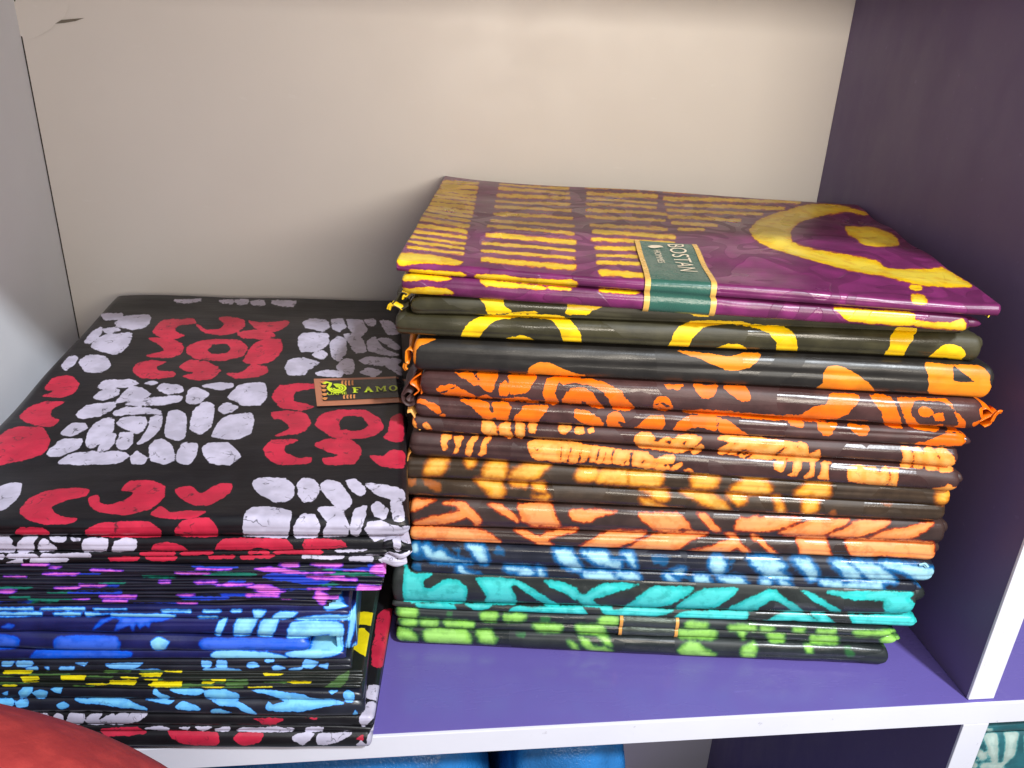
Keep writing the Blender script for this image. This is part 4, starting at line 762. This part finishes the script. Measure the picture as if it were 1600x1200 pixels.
# topmost cloth: wide flat top, three rolled folds and a bunched corner
L1D = dict(dl=(-.003, .303, 0), dr=(-.012, .303, 0))
c1, f1 = cloth('black fabric with red rings and white pebble shapes, topmost on its stack, copper label', GL, LORG, ml1, q1, LS,
    [((-140, 812), (640, 806), (-140, 836), (641, 838), dict(ntop=230, puck=.0004, rise=.0175, pinch=.6, end=.006, bulge=1.1, **L1D)),
     ((-140, 836.5), (612, 838), (-140, 860), (614, 857), dict(wav=.0012, **L1D)), ((-140, 860.5), (608, 858), (-140, 870), (606, 867), dict(wav=.0012, **L1D)), ((-140, 870.5), (604, 867), (-140, 879), (600, 881), dict(wav=.0012, **L1D))], nu=330)
for tl, tr, bl, br in (((598, 836), (641, 838), (600, 853), (643, 854)), ((604, 852), (645, 853), (602, 869), (643, 870)), ((590, 866), (640, 868), (592, 885), (632, 885))):
    Fold(LS, tl, tr, bl, br, fwd=.5, pinch=.35, end=.009, wav=.0035, wk=.9, bulge=1.2, dl=(-.01, .2, 0), dr=(-.03, .2, 0)).build('bunched_corner', ml1, q1, c1, LORG, nu=70, narc=21, chans=CH)

# ------------------------------------------------------------------ labels on the cloths
def surf_uv(F_, px):
    z = (F_.TL[2]+F_.TR[2])/2
    for _ in range(12):
        p = on_z(px, z); L0 = np.array([0.])
        u, d = .5, .5
        for _ in range(12):
            P, h, D = F_.frame(np.array([u])); e = (F_.TR+F_.BR-F_.TL-F_.BL)/2
            Mx = np.array([[e[0], D[0][0]], [e[1], D[0][1]]]); r = np.array([p[0]-P[0][0]-D[0][0]*d, p[1]-P[0][1]-D[0][1]*d])
            s_ = np.linalg.solve(Mx, r); u += s_[0]; d += s_[1]
        P, h, D = F_.frame(np.array([u])); z = P[0][2]+h[0]+F_.rise*d
    return u, d
def u_at(F_, x):
    a, b = -.2, 1.2
    for _ in range(40):
        mth = (a+b)/2
        if project(F_.frame(np.array([mth]))[0])[0][0] < x: a = mth
        else: b = mth
    return a
def quad_on(F_, quad, name, V2, faces, mat, parent, org, off):
    """V2 in the unit square (x along, y up) laid on the cloth's top between four photo points (x0y0, x1y0, x0y1, x1y1)"""
    q = np.array([surf_uv(F_, p) for p in quad]); V2 = np.asarray(V2, float); x, y = V2[:, :1], V2[:, 1:2]
    ud = q[0]*(1-x)*(1-y)+q[1]*x*(1-y)+q[2]*(1-x)*y+q[3]*x*y
    V = F_.surf(ud[:, 0].copy(), np.full(len(ud), math.pi/2), ud[:, 1].copy(), off)
    return mesh_obj(name, V, faces, mat, parent, False, None, org)
def text2d(body):
    cu = bpy.data.curves.new('t', 'FONT'); cu.body = body; cu.resolution_u = 3
    o = bpy.data.objects.new('t', cu); COL.objects.link(o)
    me = bpy.data.meshes.new_from_object(o.evaluated_get(bpy.context.evaluated_depsgraph_get()))
    V = np.array([v.co[:] for v in me.vertices])[:, :2]; F_ = [tuple(p.vertices) for p in me.polygons]
    bpy.data.objects.remove(o); bpy.data.curves.remove(cu); bpy.data.meshes.remove(me)
    V = (V-V.min(0))/(V.max(0)-V.min(0)); return V, F_
def strip(F_list, name, rows, c0, c1, n, off, mat, parent, org):
    """rows: list of (fold, theta, dep, uL, uR)"""
    V = []
    for F_, th, dp, a, b in rows:
        s_ = np.linspace(c0, c1, n); u = a+(b-a)*s_
        V.append(F_.surf(u, np.full(n, th), np.full(n, dp), off))
    return mesh_obj(name, np.concatenate(V), grid_faces(len(rows), n)[:, ::-1], mat, parent, True, None, org)

m_lab = plain_mat('green label paper', (48, 92, 80), .22, var=.08, nscale=60, bump=.0004)
m_gold = plain_mat('gold label border', (214, 168, 84), .3, var=.1, nscale=80)
m_ink = plain_mat('pale gold lettering', (222, 205, 178), .4)
Fa, Fb = fp[0][0], fp[1][0]
ubL, db = surf_uv(Fa, (993, 381)); ubR, db2 = surf_uv(Fa, (1086, 383)); db = (db+db2)/2
ufL, ufR = u_at(Fa, 1008), u_at(Fa, 1117)
rows = [(Fa, math.pi/2, d, ubL+(ufL-ubL)*(1-d/db), ubR+(ufR-ubR)*(1-d/db)) for d in np.linspace(db, 0, 14)]
rows += [(Fa, t, 0.0, ufL, ufR) for t in np.linspace(1.4, -.9, 10)]
rows += [(Fb, t, 0.0, u_at(Fb, 1006), u_at(Fb, 1116)) for t in np.linspace(.75, -1.25, 9)]
lab = strip(None, 'paper_label', rows, 0, 1, 14, .0006, m_lab, c_purple, RORG)
lab['label'] = 'green paper label with gold borders reading BOSTAN'
strip(None, 'label_border', rows, -.01, .07, 3, .0009, m_gold, lab, RORG); strip(None, 'label_border', rows, .93, 1.01, 3, .0009, m_gold, lab, RORG)
V, F2 = text2d('BOSTAN'); quad_on(Fa, [(1042, 386), (1063, 428), (1068, 386.5), (1091, 429)], 'lettering', V, F2, m_ink, lab, RORG, .001)
V, F2 = text2d('HOMMES'); quad_on(Fa, [(1021, 394), (1029, 414), (1031, 394), (1040, 414)], 'lettering', V, F2, m_ink, lab, RORG, .001)
quad_on(Fa, [(1011, 387), (1013, 392), (1036, 387), (1037, 391)], 'emblem', [(0, .3), (.3, 0), (.75, .15), (1, .4), (.8, .8), (.9, 1), (.4, .9), (.1, .75)], [tuple(range(8))], m_ink, lab, RORG, .001)

m_foil = plain_mat('dark foil band', (84, 92, 84), .16, var=.2, nscale=90, bump=.0008, metal=.6)
m_foil_e = plain_mat('foil band gold edge', (226, 160, 76), .3)
ga, gb = fg[0][0], fg[1][0]
rows = [(ga, t, 0.0, u_at(ga, 968), u_at(ga, 1060)) for t in np.linspace(1.45, -1.0, 9)] + [(gb, t, 0.0, u_at(gb, 966), u_at(gb, 1058)) for t in np.linspace(.9, -1.3, 9)]
bd = strip(None, 'foil_band', rows, 0, 1, 18, .0005, m_foil, c_green, RORG)
strip(None, 'band_edge', rows, 0, .055, 3, .0008, m_foil_e, bd, RORG); strip(None, 'band_edge', rows, .945, 1, 3, .0008, m_foil_e, bd, RORG)

# copper label on the black cloth
m_cop = plain_mat('copper label border', (176, 112, 84), .35, var=.08)
m_lblk = plain_mat('label black', (34, 32, 34), .35)
m_lime = plain_mat('lime label ink', (206, 226, 40), .4)
m_lor = plain_mat('orange label print', (206, 134, 76), .4)
Ft = f1[0][0]
LQ = [(489.6, 598.8), (646, 593), (494.6, 641), (652, 634)]            # back-left, back-right, front-left, front-right
Q4 = [LQ[2], LQ[3], LQ[0], LQ[1]]                                      # y=0 is the edge towards the viewer
def gridq(x0, y0, x1, y1, n=12, k=5):
    xs, ys = np.meshgrid(np.linspace(x0, x1, n), np.linspace(y0, y1, k)); return np.stack([xs.ravel(), ys.ravel()], 1), grid_faces(k, n)
V, F2 = gridq(0, 0, 1, 1); lb = quad_on(Ft, Q4, 'paper_label', V, F2, m_cop, c1, LORG, .0008)
lb['label'] = 'copper bordered black label with lime lettering reading FAMO'
V, F2 = gridq(.065, .16, .985, .9); quad_on(Ft, Q4, 'label_panel', V, F2, m_lblk, lb, LORG, .0012)
GLY = dict(F=[(0, 0), (.55, 0), (.55, .1), (.4, .1), (.4, .45), (.65, .45), (.65, .58), (.4, .58), (.4, .88), (.8, .88), (.85, .7), (.95, .7), (.95, 1), (0, 1), (0, .9), (.12, .9), (.12, .1), (0, .1)],
           A=[(0, 0), (.35, 0), (.35, .1), (.28, .1), (.33, .28), (.62, .28), (.68, .1), (.6, .1), (.6, 0), (1, 0), (1, .1), (.94, .1), (.6, 1), (.42, 1), (.1, .1), (0, .1)],
           M=[(0, 0), (.3, 0), (.3, .1), (.22, .1), (.22, .75), (.5, .15), (.76, .75), (.76, .1), (.66, .1), (.66, 0), (1, 0), (1, .1), (.94, .1), (.94, .9), (1, .9), (1, 1), (.76, 1), (.5, .45), (.26, 1), (0, 1), (0, .9), (.08, .9), (.08, .1), (0, .1)])
zx = lambda x: (x-90)/(1500-90)
for ch, x0, x1 in (('F', 605, 730), ('A', 765, 895), ('M', 930, 1085)):
    p = np.array(GLY[ch])*[zx(x1)-zx(x0), .20]+[zx(x0), .37]
    quad_on(Ft, Q4, 'lettering', p, [tuple(range(len(p)))], m_lime, lb, LORG, .0019)
ang = np.linspace(0, 2*math.pi, 25)[:-1]
o_out = np.stack([np.cos(ang)*.5+.5, np.sin(ang)*.5+.5], 1); o_in = np.stack([np.cos(ang)*.26+.5, np.sin(ang)*.4+.5], 1)
p = np.vstack([o_out, o_in])*[zx(1245)-zx(1120), .21]+[zx(1120), .365]
quad_on(Ft, Q4, 'lettering', p, [(i, (i+1) % 24, 24+(i+1) % 24, 24+i) for i in range(24)], m_lime, lb, LORG, .0019)
V, F2 = text2d('UAME'); quad_on(Ft, Q4, 'lettering', V*[.19, .09]+[.115, .325], F2, m_lime, lb, LORG, .0019)
def stroke(pts, wd):
    p = np.array(pts, float); t = np.gradient(p, axis=0); t /= np.linalg.norm(t, axis=1)[:, None]+1e-9
    n_ = np.stack([-t[:, 1], t[:, 0]], 1)*np.array([.45, 1])*wd
    return np.vstack([p+n_, p-n_]), [(i, i+1, len(p)+i+1, len(p)+i) for i in range(len(p)-1)]
for R_ in (1.0, .66, .34):      # swan-like emblem: nested curls and a neck
    a_ = np.linspace(-3.4, 1.9, 26); V, F2 = stroke(np.stack([.215+.085*R_*np.cos(a_), .56+.15*R_*np.sin(a_)], 1), .022)
    quad_on(Ft, Q4, 'emblem', V, F2, m_lime, lb, LORG, .0019)
V, F2 = stroke([(.09, .74), (.12, .8), (.16, .76), (.15, .68), (.13, .6), (.14, .5)], .035); quad_on(Ft, Q4, 'emblem', V, F2, m_lime, lb, LORG, .0019)
for k in range(4):
    for y0, y1 in ((.66, .86), (.18, .32)):
        V, F2 = stroke([(.275+k*.033, y0), (.272+k*.034, (y0+y1)/2), (.28+k*.033, y1)], .02); quad_on(Ft, Q4, 'label_motif', V, F2, m_lor, lb, LORG, .0016)
for k in range(5):
    V, F2 = stroke([(.066, .2+k*.15), (.09, .22+k*.15), (.10+.01*(k % 2), .21+k*.15)], .05); quad_on(Ft, Q4, 'label_motif', V, F2, m_lor, lb, LORG, .0016)

# ------------------------------------------------------------------ what shows in the compartments below
m_blue = plain_mat('blue polythene', (38, 112, 176), .18, var=.35, nscale=22, bump=.002)
def pillow(name, c, r, mat, seed, label, cat, group=None, e=.55, n=72, m_=44, amp=.03):
    th, ph = np.meshgrid(np.linspace(0, 2*math.pi, n), np.linspace(-math.pi/2, math.pi/2, m_))
    sp = lambda a, k: np.sign(a)*np.abs(a)**k
    d = np.stack([sp(np.cos(th), e)*sp(np.cos(ph), e), sp(np.sin(th), e)*sp(np.cos(ph), e), sp(np.sin(ph), .75)], -1).reshape(-1, 3)
    rr = np.random.RandomState(seed); f = np.ones(len(d))
    for i in range(9):
        k = rr.randn(3)*(2.5+i*1.2); f += amp/(1+i*.35)*np.sin(d @ k + rr.uniform(0, 6))
    V = d*f[:, None]*np.array(r)+np.array(c)
    org = (c[0], c[1], c[2]-r[2])
    o = mesh_obj(name, V, grid_faces(m_, n), mat, None, True, None, org)
    return tag(o, label, cat, group)
pillow('wrapped_parcel', (-.075, .145, -.2555), (.128, .125, .2145), m_blue, 3, 'tall blue polythene wrapped parcel below the shelf, behind the red cushion', 'parcel', e=.3, amp=.015)
pillow('wrapped_parcel', (.105, .145, -.2525), (.05, .125, .2175), m_blue, 9, 'narrow blue polythene wrapped parcel below the shelf, next to the white back panel', 'parcel', e=.35, amp=.015)

pt = Print()
pt.add('d1', 'N', [[(1040, 830), (1190, 820), (1200, 1170), (1150, 1160)], [(1280, 800), (1440, 800), (1380, 1080), (1280, 1160), (1300, 900)], [(945, 890), (1010, 930), (930, 980)], [(950, 1020), (1010, 1010), (1080, 1080), (1010, 1120), (960, 1070)], [(870, 1060), (960, 1180), (900, 1200), (840, 1120)], [(1000, 700), (1120, 745), (1010, 755)], [(1040, 1160), (1250, 1160), (1270, 1230), (1000, 1230)], [(1520, 820), (1640, 810), (1600, 1000), (1540, 1100)]])
mt = cloth_mat('teal and white wax print', (34, 96, 104), [('d1', (168, 186, 176), (80, 150, 150), 1.2, 1.0, 1.5)], emboss=False, rough=(.4, .5))
TS = Stack((.38, .012, 0), (.5, .012, 0), 0, (.004, .25, 0), (0, .25, 0))
TORG = np.array([.45, .13, -.47])
cloth('teal fabric with white fan shapes in the compartment beneath', None, TORG, mt, pt, TS,
    [((1541, 1127), (1860, 1112), (1534, 1142), (1850, 1130)), ((1532, 1149), (1850, 1137), (1500, 1235), (1815, 1225)), ((1500, 1236), (1815, 1226), (1440, 1420), (1750, 1410)), ((1440, 1421), (1750, 1411), (1310, 1900), (1600, 1890), dict(zmin=-.4695))], nu=120)

# red cushion in front of the unit, at the lower corner
m_red = NT('red crepe cloth')
v = m_red.n('ShaderNodeTexVoronoi', feature='SMOOTH_F1'); v.inputs['Scale'].default_value = 95; m_red.l(m_red.coords((1, 1, 1.6)), v.inputs['Vector'])
nn = m_red.noise(260, 3, .6)
m_red.l(m_red.mix(m_red.rng(m_red.math('ADD', v.outputs['Distance'], m_red.math('MULTIPLY', nn, .6)), .45, .95), lin((184, 58, 54)), lin((166, 48, 47))), m_red.b.inputs['Base Color'])
m_red.b.inputs['Roughness'].default_value = .75
bp = m_red.n('ShaderNodeBump'); bp.inputs['Strength'].default_value = .5; bp.inputs['Distance'].default_value = .0012
m_red.l(m_red.math('ADD', v.outputs['Distance'], m_red.math('MULTIPLY', nn, .5)), bp.inputs['Height']); m_red.l(bp.outputs[0], m_red.b.inputs['Normal'])
pillow('red_cushion', (-.3188, -.128, -.0104), (.2545, .1, .1656), m_red.m, 5, 'red crepe covered cushion in front of the bottom shelf edge', 'cushion', e=1.0, n=120, m_=80, amp=.004)

# loose threads at the cut ends
for root, mat, f, pts in ((c_orange, mr4, 'G', [(1480, 905), (1500, 868), (1524, 846), (1540, 850)]), (c_navy, mr8, 'I', [(1225, 275), (1262, 268), (1282, 292)]),
                          (c_cream, mr5, 'H', [(1425, 250), (1450, 262), (1470, 285)]), (c_olive, mr2, 'A', [(70, 505), (48, 520), (40, 550)]), (c_black, mr3, 'A', [(180, 1000), (172, 1030), (190, 1052)])):
    ribbon('loose_thread', fr(f, pts), RS, .0004, mat, root, RORG, -.001, .0004, ('d1', 'd2'), -8)
